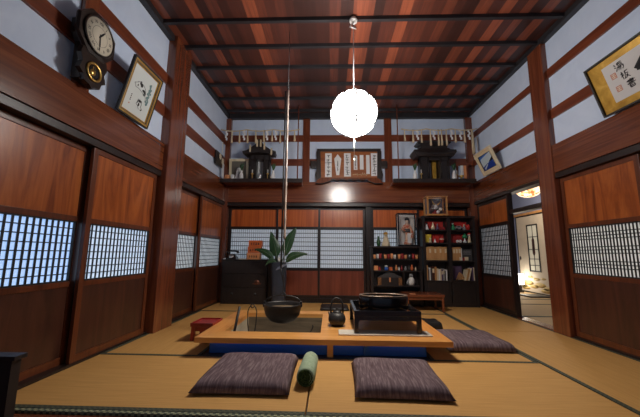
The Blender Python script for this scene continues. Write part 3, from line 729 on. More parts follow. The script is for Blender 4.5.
# little votive rack at right
t = thing('votive_rack','low brown wooden rack with hanging tags at the right of the right altar shelf','rack',(2.60,5.90,Z0))
b=MB(); b.box(-.15,.15,-.03,.03,.33,.37); b.box(-.13,-.10,-.02,.02,0,.33); b.box(.06,.09,-.02,.02,0,.33); b.box(-.15,.15,-.03,.03,0,.02); b.build('frame',M['rail_x'],t)
MB().box(-.06,-.01,-.028,-.02,.08,.33).build('tag',M['paper'],t); MB().box(.0,.05,-.028,-.02,.05,.33).build('tag',M['orange_l'],t)

# ------------------------------------------------------------------ plaque
t = thing('wall_plaque','dark carved framed plaque holding seven white paper strips on the back wall','plaque',(.375,6.02,2.40),(.06,0,PI))
W2,H2=.59,.62
b=MB(); b.box(-W2,W2,-.015,.015,.06,H2); b.build('backboard', grain('plaque_copper_board',[(.3,(.22,.06,.018)),(.7,(.40,.14,.04))],(1,16,16),.35,bump=.03), t)
b=MB(); b.box(-W2-.06,W2+.06,-.02,.045,H2,H2+.055,.006); b.build('top_rail', M['dark'], t)
for s in (-1,1):
    b=MB(); b.prism([(s*(W2-.03),.06),(s*(W2+.06),.0),(s*(W2+.09),.12),(s*(W2+.06),.25),(s*(W2+.10),.33),(s*(W2+.06),.42),(s*(W2+.07),H2),(s*(W2-.01),H2)][::s], -.018,.04)
    b.build('side_scroll', M['dark'], t)
    b=MB(); b.box(min(s*(W2+.08),s*(W2+.19)),max(s*(W2+.08),s*(W2+.19)),-.03,.03,.27,.42,.02); b.build('side_knob', M['dark'], t)
pts=[(-W2-.04,.06),(-W2-.08,-.06),(-W2+.06,-.065),(-W2+.20,-.015)]
for i in range(9): pts += [(-.33+.66*i/8-.03*(i<8),.005 if i%2 else .03)]
pts += [(W2-.20,-.015),(W2-.06,-.065),(W2+.08,-.06),(W2+.04,.06)]
low=MB(); low.prism(pts,-.018,.03); low.build('carved_apron', M['redlac'] if False else M['pillar'], t)
b=MB(); b.tube([(x,.034,z-.004) for x,z in pts[1:-1]],.012,6); b.build('apron_edge', M['dark'], t)
def strip(px,w,zt_,zb_,shape='r'):
    # px: offset in view (left negative) -> local x is mirrored
    x=-px
    b=MB()
    if shape=='r': b.prism([(x-w/2,zb_),(x+w/2,zb_),(x+w/2,zt_),(x-w/2,zt_)],.0155,.018)
    elif shape=='peak': b.prism([(x-w/2,zb_),(x+w/2,zb_),(x+w/2,zt_-.02),(x+.01,zt_),(x-w/2,zt_-.02)],.0155,.018)
    else: b.prism([(x-.03,zb_),(x+.03,zb_),(x+w/2,zt_-.10),(x,zt_),(x-w/2,zt_-.10)],.0155,.018)
    s=b.build('paper_strip',M['paper'],t); return s,x
def marks(x,zt_,zb_,n,w):
    b=MB(); rnd=random.Random(int(x*1000)+n)
    for i in range(n):
        z=zt_-(zt_-zb_)*(i+.5)/n; hh=(zt_-zb_)/n*.36
        for k in range(4):
            zz=z+rnd.uniform(-hh,hh); xx=x+rnd.uniform(-w*.15,w*.15)
            if k%2: b.box(xx-w*.32,xx+w*.28,.0181,.0186,zz-.004,zz+.004)
            else: b.box(xx-.004,xx+.004,.0181,.0186,zz-hh,zz+hh*.8)
    b.build('brush_writing',M['ink'],t)
for (px,w,zt_,zb_,sh,n) in ((-.415,.135,.585,.075,'r',6),(-.225,.145,.565,.115,'coffin',0),(-.03,.135,.585,.085,'r',6),(.135,.075,.55,.23,'peak',5),(.26,.075,.545,.235,'r',0),(.385,.07,.545,.14,'r',0),(.515,.135,.585,.10,'r',7)):
    s,x=strip(px,w,zt_,zb_,sh)
    if n: marks(x,zt_-.03,zb_+.02,n,w*.75 if n>5 else w*.6)
    elif sh=='coffin': marks(x,.42,.20,3,.035)
b=MB(); b.box(.34,.49,.0182,.0195,.375,.383); b.build('thread',M['ink'],t)
b=MB(); rnd=random.Random(3)
for i in range(9):
    x=-.08-.036*i; b.tube([(x,.017,.12),(x-.012,.0175,.15+rnd.uniform(-.02,.02)),(x-.024,.017,.12+rnd.uniform(-.02,.02))],.0045,5)
b.build('pale_cursive_line',M['cream'],t)
b=MB(); b.box(-.03,.03,.046,.049,H2+.0,H2+.05); 

# ------------------------------------------------------------------ wall clock (front faces +x)
t = thing('wall_clock','dark octagonal pendulum clock with cream dial on the left wall','clock',(-2.149,2.365,2.81),(0,0,-PI/2))
def octo(r,y,ph=PI/8,n=8,cx=0,cz=0): return [(cx+r*math.cos(ph+i*2*PI/n),y,cz+r*math.sin(ph+i*2*PI/n)) for i in range(n)]
D=.115
b=MB(); b.loft([octo(.165,0),octo(.165,D-.04)]); b.box(-.10,.10,0,D-.035,-.44,-.10,.004); b.build('case',M['clockcase'],t)
b=MB(); b.loft([octo(.215,D-.04),octo(.225,D-.02),octo(.215,D),octo(.175,D+.006)]); b.build('octagon_surround',M['clockcase'],t)
b=MB(); b.lathe([(.158,0),(.168,.004),(.172,.012),(.16,.016),(.152,.008)],n=36,ring=True,mx=Matrix.Translation((0,D+.007,0))@Matrix.Rotation(-PI/2,4,'X')); b.build('bezel_ring',M['clockcase'],t)
b=MB(); b.lathe([(0,0),(.155,0),(.155,.008),(0,.008)],n=36,mx=Matrix.Translation((0,D+.0065,0))@Matrix.Rotation(-PI/2,4,'X')); b.build('dial',M['dial'],t)
for i,s in enumerate(('XII','I','II','III','IIII','V','VI','VII','VIII','IX','X','XI')):
    a=i*PI/6
    text_part(s,.036,M['ink'],t,(-.118*math.sin(a),D+.0155,.118*math.cos(a)),(PI/2,a if False else 0,PI),'numeral').rotation_euler=(Matrix.Rotation(PI,3,'Z')@Matrix.Rotation(PI/2,3,'X')@Matrix.Rotation(-a,3,'Z')).to_euler()
b=MB(); b.tube([((.085)*math.cos(k*2*PI/40),D+.0147,.085*math.sin(k*2*PI/40)) for k in range(41)],.0012,4,cap=False); b.build('minute_ring',M['ink'],t)
def hand(ang,l,w):
    b=MB(); b.prism([(-w,-.02),(w,-.02),(w*1.3,l*.6),(0,l),(-w*1.3,l*.6)],D+.017,D+.019,mx=Matrix.Rotation(ang,4,'Y')); b.build('hand',M['ink'],t)
hand(-PI/5.2,.085,.006); hand(PI*1.02,.125,.005)
b=MB()
poly=[(-.13,-.17),(.13,-.17),(.145,-.24),(.12,-.30),(.145,-.37),(.10,-.40),(.085,-.45),(.03,-.46),(0,-.485),(-.03,-.46),(-.085,-.45),(-.10,-.40),(-.145,-.37),(-.12,-.30),(-.145,-.24)]
b.prism(poly,D-.045,D-.005); b.build('scrolled_drop',M['clockcase'],t)
b=MB(); b.lathe([(.062,0),(.082,0),(.085,.01),(.075,.016),(.062,.010)],n=32,ring=True,mx=Matrix.Translation((0,D-.005,-.335))@Matrix.Rotation(-PI/2,4,'X')); b.build('window_ring',M['brass'],t)
b=MB(); b.lathe([(0,0),(.06,0),(.06,.002),(0,.002)],n=24,mx=Matrix.Translation((0,D-.004,-.335))@Matrix.Rotation(-PI/2,4,'X')); b.build('pendulum_window',M['black'],t)
b=MB(); b.lathe([(0,0),(.03,0),(.028,.006),(0,.008)],n=20,mx=Matrix.Translation((.012,D-.003,-.345))@Matrix.Rotation(-PI/2,4,'X')); b.box(.008,.016,D-.003,D+.001,-.33,-.29); b.build('pendulum_bob',M['brass'],t)

# ------------------------------------------------------------------ pictures
def frame_rect(t,w,h,fw,m,name='frame',y0=0,y1=.03,x0=None,z0=0):
    b=MB(); 
    b.box(-w/2,w/2,y0,y1,z0,z0+fw,.003); b.box(-w/2,w/2,y0,y1,z0+h-fw,z0+h,.003)
    b.box(-w/2,-w/2+fw,y0,y1,z0+fw,z0+h-fw,.003); b.box(w/2-fw,w/2,y0,y1,z0+fw,z0+h-fw,.003)
    b.build(name,m,t)
# left ink painting: local +y faces +x (rot -90), leans forward by rotating about local x
t = thing('framed_painting','ink painting in a gold and black frame tilted forward on the left wall','picture',(-2.116,3.0,2.338),(-.233,0,-PI/2))
w,h=.50,.60
frame_rect(t,w,h,.016,M['black'],'outer_frame',0,.032); 
frame_rect(t,w-.032,h-.032,.012,M['gold'],'gold_liner',.004,.028,z0=.016)
frame_rect(t,w-.056,h-.056,.014,M['card_dk'],'bronze_liner',.004,.026,z0=.028)
frame_rect(t,w-.084,h-.084,.006,M['black'],'inner_line',.004,.022,z0=.042)
frame_rect(t,w-.096,h-.096,.008,M['gold'],'gold_slip',.004,.018,z0=.048)
MB().box(-w/2+.01,w/2-.01,.004,.010,.01,h-.01).build('paper',mat('grey_green_paper',(.62,.68,.68),.8),t)
def blob(b,x,z,rx,rz,y=.0102,n=14): b.loft([[(-x+rx*math.cos(i*2*PI/n),y,z+rz*math.sin(i*2*PI/n)) for i in range(n)],[(-x+rx*math.cos(i*2*PI/n),y+.0008,z+rz*math.sin(i*2*PI/n)) for i in range(n)]])
# coordinates: x to viewer's right, z up
b=MB()
for (x,z,rx,rz) in ((-.02,.385,.020,.022),(-.045,.40,.012,.02),(.035,.345,.03,.014),(.055,.325,.018,.024),(.02,.225,.018,.016),(-.005,.215,.008,.02),(.045,.225,.012,.012),(.02,.185,.012,.02),(.075,.145,.012,.008),(-.075,.36,.008,.012)): blob(b,x,z,rx,rz)
b.build('ink_strokes',M['ink'],t)
b=MB()
for (x0,z0,x1,z1) in ((-.13,.36,-.08,.39),(-.13,.36,-.10,.33),(-.10,.33,-.02,.33),(-.02,.33,.05,.30),(-.09,.39,-.03,.42),(.0,.24,-.02,.18),(-.02,.18,.04,.14),(.05,.23,.06,.17),(.06,.17,.09,.15),(.0,.40,.06,.36),(.05,.33,.10,.26)):
    b.tube([(-x0,.0105,z0),(-(x0+x1)/2-.004,.0105,(z0+z1)/2+.004),(-x1,.0105,z1)],.0032,5)
b.build('grey_strokes',M['inkgrey'],t)
b=MB()
rnd=random.Random(5)
for i in range(26): blob(b,.118+rnd.uniform(-.018,.018),.235+i*.0088,.009+rnd.uniform(0,.007),.014,y=.0103+i*.00002)
b.build('teal_bamboo',M['inkteal'],t)
b=MB()
for i in range(4): blob(b,-.115,.235-.02*i,.007,.007)
b.build('signature',M['ink'],t); 
b=MB(); b.box(.108,.122,.0102,.011,.13,.145); b.build('seal',M['seal'],t)

# right calligraphy: local +y faces -x (rot +90); local x = +y world; viewer's right = -local x... far edge at larger y
t = thing('framed_calligraphy','large gold framed calligraphy tilted forward high on the right wall','picture',(2.825,2.40,2.352),(-.285,0,PI/2))
w,h=1.30,.535
frame_rect(t,w,h,.018,M['black'],'frame',0,.032)
MB().box(-w/2+.012,w/2-.012,.002,.010,.012,h-.012).build('gold_mount',M['gold'],t)
MB().box(-w/2+.16,w/2-.155,.0102,.0125,.085,h-.085).build('paper',mat('silver_grey_paper',(.62,.62,.62),.8),t)
# far (left in view) end is +x local
def brush(segs,m='ink',nm='brush_character',r=.008,y=.0135):
    b=MB()
    for s in segs: b.tube([(x,y,z) for x,z in s],[r*(.7+.6*((i+1)%2)) for i in range(len(s))],6,mx=Matrix.Translation((0,y,0))@Matrix.Diagonal((1,.08,1,1))@Matrix.Translation((0,-y,0)))
    return b.build(nm,M[m],t)
def glyph(cx,cz,s,segs,nm='brush_character',r=.005): return brush([[(cx-x*s,cz+z*s) for x,z in q] for q in segs],nm=nm,r=r)
# three small signature characters, drawn as brush strokes (x to the viewer's right)
glyph(.335,.385,.045,[[(-.9,.7),(-.6,.3)],[(-.95,.1),(-.55,-.1)],[(-.8,-.8),(-.4,-.2)],[(-.2,.7),(.7,.8),(.7,.2),(-.2,.1),(-.2,.7)],[(-.1,.45),(.6,.5)],[(-.4,-.15),(.9,-.05)],[(.1,-.1),(-.3,-.8)],[(.4,-.1),(.1,-.9)],[(.85,-.05),(.8,-.7),(.5,-.85)]])
glyph(.315,.285,.042,[[(-.9,.4),(-.3,.5)],[(-.6,.9),(-.6,-.9)],[(-.6,.2),(-.9,-.3)],[(-.5,.2),(-.25,-.1)],[(.0,.7),(.8,.8)],[(.1,.7),(.0,-.2),(-.3,-.9)],[(.1,.2),(.7,.2),(.3,-.5),(-.05,-.9)],[(.2,-.2),(.9,-.9)]])
glyph(.295,.19,.042,[[(-.6,.7),(.6,.75),(.6,.4),(-.6,.35)],[(-.9,.55),(.9,.6)],[(-.5,.1),(.5,.15)],[(0,.95),(0,-.1)],[(-.9,-.05),(.95,.0)],[(-.5,-.3),(-.5,-.95)],[(-.5,-.3),(.5,-.25),(.5,-.9)],[(-.5,-.6),(.5,-.6)],[(-.5,-.9),(.5,-.9)]])
for z in (.325,.195):
    b=MB(); b.box(.385,.440,.0126,.0132,z-.028,z+.028); b.build('seal',M['seal'],t)
    b=MB()
    for i in range(3): b.box(.392,.433,.0133,.0136,z-.019+.016*i,z-.013+.016*i)
    b.box(.409,.415,.0133,.0136,z-.022,z+.022); b.build('seal_marks',M['card'],t)
glyph(.10,.275,.15,[[(-.75,.0),(-.2,.55),(.1,.9)],[(-.7,.05),(-.1,-.2),(.5,.1)],[(-.4,-.1),(-.25,-.85)],[(.0,.9),(.7,.75)],[(.1,.3),(.9,.25)],[(-.1,-.75),(.85,-.7)],[(.4,.8),(.35,-.7)]],r=.022)
glyph(-.26,.275,.15,[[(-.7,.7),(.7,.75)],[(0,.95),(0,-.9)],[(-.8,.1),(.8,.15)],[(0,.1),(-.7,-.8)],[(0,.1),(.8,-.8)]],r=.022)

# dark hanging board and white ornament, left wall above the altar shelf
o=MB().box(-2.160,-2.135,5.44,5.80,2.60,2.86,.004).build('hanging_board',M['dark']); tag(o,'small dark board hanging on the left wall beside the left altar shelf','board')
t=thing('paper_ornament','white paper rosettes with streamers on the left wall by the left altar shelf','ornament',(-2.11,5.72,2.72))
for y_,z_ in ((-.11,.06),(.02,.0)):
    b=MB()
    for k in range(9):
        a=k*2*PI/9; b.prism([(0,0),(.05*math.cos(a-.3),.05*math.sin(a-.3)),(.062*math.cos(a),.062*math.sin(a)),(.05*math.cos(a+.3),.05*math.sin(a+.3))],-.006-.001*k,.004-.001*k,mx=Matrix.Translation((0,y_,z_))@Matrix.Rotation(-PI/2,4,'Z'))
    b.build('rosette',M['card'],t)
b=MB()
for k in range(3): b.box(-.006+.003*k,-.004+.003*k,.01+.03*k,.035+.03*k,-.30-.02*k,-.03)
b.build('streamers',M['paper'],t)

# small landscape photo, right wall far end
t = thing('framed_photograph','small cream framed blue landscape photo tilted on the right wall','picture',(2.825,5.24,2.372),(-.40,0,PI/2))
w,h=.55,.43
frame_rect(t,w,h,.028,M['palewood'],'frame',0,.035); frame_rect(t,w-.056,h-.056,.05,M['cream'],'mount',.004,.020,z0=.028)
frame_rect(t,w-.156,h-.156,.007,M['black'],'inner_line',.004,.021,z0=.078)
x0,x1,z0,z1=-.19,.19,.085,.345
MB().box(x0,x1,.004,.010,z0,z1).build('print',M['cloud'],t)
b=MB(); b.prism([(x1,z1),(x0+.02,z1),(x1-.02,z1-.05),(x1,z1-.12)],.0101,.0106); b.build('printed_sky',M['sky'],t)
b=MB(); b.prism([(x0,.20),(x0,.26),(x0+.06,.235),(x0+.17,.19)],.0107,.0112); b.build('printed_hill',M['hill'],t)
b=MB(); b.prism([(x0,z0),(x1,z0),(x1,.15),(.04,.18),(x0,.20)],.0101,.0106); b.build('printed_sea',M['sea'],t)
b=MB(); b.prism([(x1-.05,z0+.01),(x1-.02,z0+.03),(0.04,.170),(.01,.165)],.0107,.0112); b.build('printed_foam',M['cloud'],t)

# paper slips on side walls
o=MB().box(2.885,2.8945,5.83,5.87,2.98,3.24).build('paper_slip',M['paper']); tag(o,'narrow white paper slip hanging on the right wall above the landscape photo','paper slip')
o=MB().box(-2.1895,-2.18,5.86,5.90,2.95,3.22).build('paper_slip',M['paper']); tag(o,'narrow white paper slip hanging on the left wall by the left straw rope','paper slip')

# ------------------------------------------------------------------ chest with phone and boxes
t = thing('wooden_chest','black wooden chest against the back wall in the left corner','chest',(-1.62,5.96,.003))
MB().box(-.43,.43,-.11,.10,0,.80,.006).build('body',M['dark'],t)
MB().box(-.45,.45,-.125,.11,.80,.822,.005).build('top',M['dark'],t)
for z in (.06,.31,.56): 
    dr=MB().box(-.41,.41,-.122,-.111,z,z+.23,.004).build('drawer',M['dark'],t)
    if z==.06:
        b=MB()
        for s in (-.22,.22): b.lathe([(0,0),(.028,0),(.02,.006),(0,.008)],n=14,mx=Matrix.Translation((s,-.122,z+.12))@Matrix.Rotation(PI/2,4,'X'))
        b.build('pull_plate',M['iron'],dr)
    if z==.31:
        b=MB(); b.lathe([(0,0),(.05,0),(.05,.004),(0,.006)],n=20,mx=Matrix.Translation((.25,-.122,z+.09))@Matrix.Rotation(PI/2,4,'X')); b.box(.17,.33,-.127,-.122,z+.055,z+.075); b.build('lock_plate',mat('dull_bronze',(.20,.08,.05),.4,metal=.6),dr)
MB().box(.44,.53,-.05,.09,0,.80).build('side_panel',M['dark'],t)  # dark slab standing in for the shadowed gap beside the chest
t = thing('rotary_telephone','black old fashioned telephone on the chest top','telephone',(-1.90,5.955,.826))
b=MB(); b.loft([[(-.10,-.07,0),(.10,-.07,0),(.10,.08,0),(-.10,.08,0)],[(-.095,-.065,.03),(.095,-.065,.03),(.095,.075,.03),(-.095,.075,.03)],[(-.05,-.01,.10),(.05,-.01,.10),(.05,.05,.10),(-.05,.05,.10)]]); b.build('body',M['lacquer'],t)
b=MB(); b.lathe([(0,0),(.045,0),(.045,.008),(0,.012)],n=20,mx=Matrix.Translation((0,-.05,.055))@Matrix.Rotation(.9,4,'X')); b.build('dial',M['silver'],t)
b=MB(); b.tube([(-.11,.02,.115),(-.10,.02,.145),(-.05,.02,.155),(.05,.02,.155),(.10,.02,.145),(.11,.02,.115)],[.028,.024,.013,.013,.024,.028],10); b.build('handset',M['lacquer'],t)
o=MB().box(-2.06,-2.0,5.90,6.0,.8255,.84,.003).build('note_pad',M['paper']); tag(o,'small pale note pad on the chest left of the telephone','note pad')
o=MB().box(-1.74,-1.62,5.86,5.96,.8255,.838,.003).build('note_pad',M['card']); tag(o,'small cream note pad on the chest between telephone and orange boxes','note pad')
for k,(m,lab) in enumerate((('orange_l','pale orange box with black lettering, lowest of the stack on the chest'),('orange','orange box with black lettering, middle of the stack on the chest'),('orange','orange box with black lettering, topmost of the stack on the chest'))):
    zz=.8255+k*.121+.0; 
    t = thing('card_box',lab,'box',(-1.455+.012*(k-1),5.945,zz),(0,0,.05*(k-1)),'orange boxes on the chest')
    MB().box(-.125,.125,-.075,.075,0,.119,.003).build('carton',M[m],t)
    b=MB(); rnd=random.Random(k)
    for i in range(4):
        x=-.07+.045*i
        b.box(x-.014,x+.014,-.0765,-.0752,.045+rnd.uniform(-.008,.004),.056); b.box(x-.004,x+.006,-.0765,-.0752,.035,.075); b.box(x-.014,x+.012,-.0765,-.0752,.066,.074)
    b.build('lettering',M['ink'],t)

# vase and plant
t = thing('tall_vase','tall slate blue square shouldered vase standing behind the hearth','vase',(-.915,5.60,.003))
b=MB()
def sq(r,z): return [(r*math.copysign(abs(math.cos(a))**.5,math.cos(a)),r*.8*math.copysign(abs(math.sin(a))**.5,math.sin(a)),z) for a in [i*2*PI/24 for i in range(24)]]
b.loft([sq(.105,0),sq(.118,.05),sq(.128,.4),sq(.135,.70),sq(.14,.775),sq(.14,.785),sq(.12,.785),sq(.115,.70)],smooth=True); b.build('body',M['ceramic_blue'],t)
t = thing('leafy_plant','plant with large pointed dark green leaves standing in the slate blue vase','plant',(-.915,5.60,.62))
def leaf(p0,p1,p2,w,ln='leaf',tw=0):
    p0,p1,p2=Vector(p0),Vector(p1),Vector(p2); n=12; b=MB(); L_=[];R_=[];Cn=[]
    side=(p2-p0).cross(Vector((0,1,0))).normalized()*math.cos(tw)+Vector((0,math.sin(tw),0))
    for i in range(n+1):
        s=i/n; p=p0*(1-s)**2+p1*2*s*(1-s)+p2*s*s; ww=w*math.sin(PI*min(1,s**.8*.98+.015))**.8
        L_.append(b.bm.verts.new(p+side*ww+Vector((0,-.015*ww/w,0)))); R_.append(b.bm.verts.new(p-side*ww+Vector((0,-.015*ww/w,0)))); Cn.append(b.bm.verts.new(p+Vector((0,.012,0))))
    for i in range(n):
        b.bm.faces.new((L_[i],L_[i+1],Cn[i+1],Cn[i])); b.bm.faces.new((Cn[i],Cn[i+1],R_[i+1],R_[i]))
    o=b.build(ln,M['leaf'],t,smooth=True)
    md=o.modifiers.new('s','SOLIDIFY'); md.thickness=.004
    b=MB(); q=[p0*(1-s)**2+p1*2*s*(1-s)+p2*s*s for s in [i/10 for i in range(11)]]
    b.tube([v+Vector((0,-.003,0)) for v in q],[.007*(1-.8*i/10) for i in range(11)],5); b.build('midrib',M['stem'],o)
    return o
stems=[]
def stalk(pts,r=.009):
    b=MB(); b.tube(pts,r,6); b.build('stalk',M['stem'],t)
stalk([(0,0,0),(-.02,-.02,.15),(-.05,-.03,.27)]); leaf((-.05,-.03,.27),(-.07,-.04,.40),(-.17,-.03,.72),.10)
stalk([(.02,0,0),(.05,-.03,.18),(.10,-.04,.30)]); leaf((.10,-.04,.28),(.14,-.05,.55),(.30,-.03,.80),.09)
stalk([(0,0,0),(.06,-.03,.12),(.12,-.04,.17)]); leaf((.12,-.04,.17),(.22,-.08,.34),(.52,-.03,.32),.068)
stalk([(0,0,0),(-.05,-.03,.16),(-.10,-.04,.21)]); leaf((-.10,-.04,.20),(-.20,-.06,.38),(-.47,-.02,.40),.06)
stalk([(0,0,0),(-.03,-.05,.12)]); leaf((-.03,-.05,.14),(-.12,-.09,.28),(-.24,-.10,.10),.045)
b=MB(); b.lathe([(0,0),(.02,0),(.03,.05),(.012,.09),(0,.1)],c=(.0,-.05,.17),n=10); b.build('flower_sheath',M['whitecloth'],t)

# ------------------------------------------------------------------ curio cabinet
t = thing('curio_cabinet','low black open fronted curio cabinet against the back wall, left of the bookcase','cabinet',(0,0,0))
cx0,cx1,cy0,cy1=.765,1.715,5.83,6.045
b=MB(); b.box(cx0,cx0+.045,cy0,cy1,.003,1.07); b.box(cx1-.045,cx1,cy0,cy1,.003,1.07); b.box(cx0+.045,cx1-.045,cy1-.02,cy1,.003,1.07); b.build('carcase',M['dark'],t)
MB().box(cx0-.015,cx1+.015,cy0-.01,cy1+.0,1.07,1.098,.004).build('top',M['dark'],t)
for z in (.86,.645,.375,.05): MB().box(cx0+.045,cx1-.045,cy0+.015,cy1-.02,z-.02,z).build('shelf',M['dark'],t)
MB().box(cx0+.045,cx1-.045,cy0+.0,cy0+.014,.05,.24).build('drawer',M['dark'],t)
MB().box(1.37,1.385,cy0+.02,cy1-.02,.376,.62).build('divider',M['dark'],t)
# cups on top shelf
cupcols=['orange_l','whitecloth','orange_l','redd','orange','orange_l','redd','orange_l','redd','dgrey','whitecloth']
xs=[.845,.905,.955,1.05,1.11,1.17,1.225,1.31,1.37,1.43,1.50,1.575,1.635]
for k,x in enumerate(xs):
    m=['orange_l','whitecloth','redd','orange_l','redd','orange_l','whitecloth','orange_l','redd','orange_l','dgrey','redd','orange_l'][k]
    nm={'orange_l':'pale orange','whitecloth':'white','redd':'dark red','dgrey':'dark grey'}[m]
    o=ORD[k] if k<12 else 'last'
    figurine('tea_cup','small %s cup on the top curio shelf, %s from the left' % (nm,o) if k<12 else 'small pale orange cup at the right end of the top curio shelf','cup',(x,5.90,.861),[('cup',[(0,0),(.017,0),(.024,.02),(.026,.08+.01*(k%3)),(.022,.08+.01*(k%3)),(.019,.02),(0,.018)],m)],'cups on the top curio shelf')
o=MB().box(.83,.905,5.88,5.97,.646,.73,.004).build('small_box',M['orange_l']); tag(o,'small orange box at the left of the second curio shelf','box')
o=MB().box(.92,.955,5.90,5.97,.646,.71,.004).build('small_box',M['redd']); tag(o,'small dark red box beside the orange box on the second curio shelf','box')
figurine('round_figurine','small white and blue round figurine on the second curio shelf','figurine',(1.06,5.90,.646),[('body',[(0,0),(.03,0),(.036,.03),(.028,.06),(0,.06)],'bluep'),('head',[(0,.058),(.028,.065),(.03,.085),(0,.10)],'white')])
o=MB().box(1.115,1.175,5.88,5.95,.646,.71,.006).build('small_box',M['orange']); tag(o,'small bright orange box at the middle of the second curio shelf','box')
for k,(x,m,h,nm) in enumerate(((1.25,'orange_l',.10,'pale orange'),(1.30,'whitecloth',.07,'white'),(1.35,'redd',.09,'dark red'),(1.42,'grey',.08,'grey'),(1.49,'dgrey',.10,'dark grey'),(1.54,'orange',.11,'bright orange'),(1.61,'cream',.07,'cream'))):
    figurine('small_bottle','little %s bottle on the right half of the second curio shelf' % nm,'bottle',(x,5.90,.646),vase_parts(h,m,.25),'bottles on the second curio shelf')
t = thing('small_shrine_cabinet','small dark gilt edged cabinet with peaked roof on the third curio shelf','cabinet',(1.12,5.935,.376))
b=MB(); b.box(-.22,.22,-.06,.06,0,.14); b.build('body',M['dark'],t)
for s in (-1,1): MB().box(min(s*.16,s*.225),max(s*.16,s*.225),-.068,-.0605,.0,.14).build('gilt_panel',grain('dull_gilt',[(.4,(.10,.04,.015)),(.65,(.36,.17,.06))],(30,30,30),.4),t)
b=MB(); b.prism([(-.24,.14),(.24,.14),(.10,.21),(0,.235),(-.10,.21)],-.07,.06); b.build('roof',M['dgrey'],t)
MB().box(-.015,.015,-.068,-.0605,.06,.14).build('gilt_tag',M['orange_l'],t)
t = thing('bird_figurine','white and grey bird shaped figurine on the right of the third curio shelf','figurine',(1.52,5.90,.376),(0,0,.3))
b=MB(); b.lathe([(0,0),(.05,0),(.062,.05),(.055,.11),(.03,.15),(0,.16)],n=16); b.build('body',M['whitecloth'],t)
b=MB(); b.lathe([(0,.15),(.03,.155),(.038,.185),(.025,.21),(0,.218)],n=14); b.tube([(0,-.03,.185),(0,-.065,.178)],[.012,.003],6); b.build('head',M['grey'],t)
b=MB(); b.tube([(-.05,0,.12),(-.085,-.005,.05),(-.09,0,.01)],[.012,.02,.006],6); b.build('wing',M['grey'],t)
b=MB(); b.tube([(.05,0,.12),(.07,-.005,.05)],[.012,.014],6); b.build('wing',M['grey'],t)
figurine('gold_figurine','cream and gold standing figurine on top of the curio cabinet','figurine',(1.07,5.93,1.099),doll_parts(.27,'cream','cream','gold'))
figurine('green_bottle','dark green bottle on the left of the curio cabinet top','bottle',(.93,5.93,1.099),vase_parts(.19,'leaf',.22))
# doll case
def glass_case(name,label,loc,w,d,h,m,back,bar=.02,side=None):
    t=thing(name,label,'display case',loc)
    b=MB()
    for sx_ in (-1,1):
        for sy_ in (-1,1):
            b.box(*sorted((sx_*w/2,sx_*(w/2-bar))),*sorted((sy_*d/2,sy_*(d/2-bar))),.03,h-.02)
    b.build('corner_post',m,t)
    MB().box(-w/2-.008,w/2+.008,-d/2-.008,d/2+.008,0,.03,.003).build('base',m,t)
    b=MB(); b.box(-w/2-.008,w/2+.008,-d/2-.008,-d/2+bar,h-.02,h,.003); b.box(-w/2-.008,w/2+.008,d/2-bar,d/2+.008,h-.02,h,.003)
    b.box(-w/2-.008,-w/2+bar,-d/2+bar,d/2-bar,h-.02,h); b.box(w/2-bar,w/2+.008,-d/2+bar,d/2-bar,h-.02,h); b.build('top_frame',m,t)
    MB().box(-w/2+bar,w/2-bar,d/2-bar+.004,d/2-bar+.010,.03,h-.02).build('back_panel',back,t)
    b=MB(); b.box(-w/2+bar,w/2-bar,-d/2+.006,-d/2+.009,.03,h-.02); b.box(-w/2+.006,-w/2+.009,-d/2+bar,d/2-bar,.03,h-.02); b.box(w/2-.009,w/2-.006,-d/2+bar,d/2-bar,.03,h-.02); b.build('glass_pane',M['glass'],t)
    return t
glass_case('doll_display_case','tall black framed glass case holding a kimono doll on the curio cabinet',(1.475,5.93,1.099),.375,.20,.63,M['lacquer'],M['whitecloth'],.022)
t=thing('kimono_doll','standing doll in orange and white kimono inside the glass case','doll',(1.485,5.935,1.130))
b=MB(); b.lathe([(0,0),(.07,0),(.075,.03),(.045,.10),(.042,.20),(.055,.25),(.05,.31),(.062,.36),(.045,.395),(.018,.41)],n=18,sy=.7); b.build('kimono',M['kimono'],t)
b=MB(); b.lathe([(.048,.235),(.058,.245),(.058,.295),(.05,.305)],n=18,sy=.75,ring=True); b.build('obi',M['dgrey'],t)
b=MB(); b.tube([(-.05,0,.37),(-.095,-.02,.29),(-.05,-.05,.26)],[.022,.03,.018],8); b.tube([(.05,0,.37),(.085,-.02,.24),(.075,-.03,.12)],[.022,.03,.04],8); b.build('sleeve',M['kimono'],t)
b=MB(); b.lathe([(.014,.40),(.016,.42),(.03,.435),(.034,.46),(.026,.485),(0,.495)],n=14); b.build('head',M['skin'],t)
b=MB(); b.lathe([(.036,.465),(.045,.485),(.04,.51),(.02,.525),(0,.528)],n=14,c=(0,.006,0)); b.build('hair',M['ink'],t)
b=MB(); b.box(-.01,.07,-.05,-.035,.03,.22); b.build('white_trim',M['paper'],t)

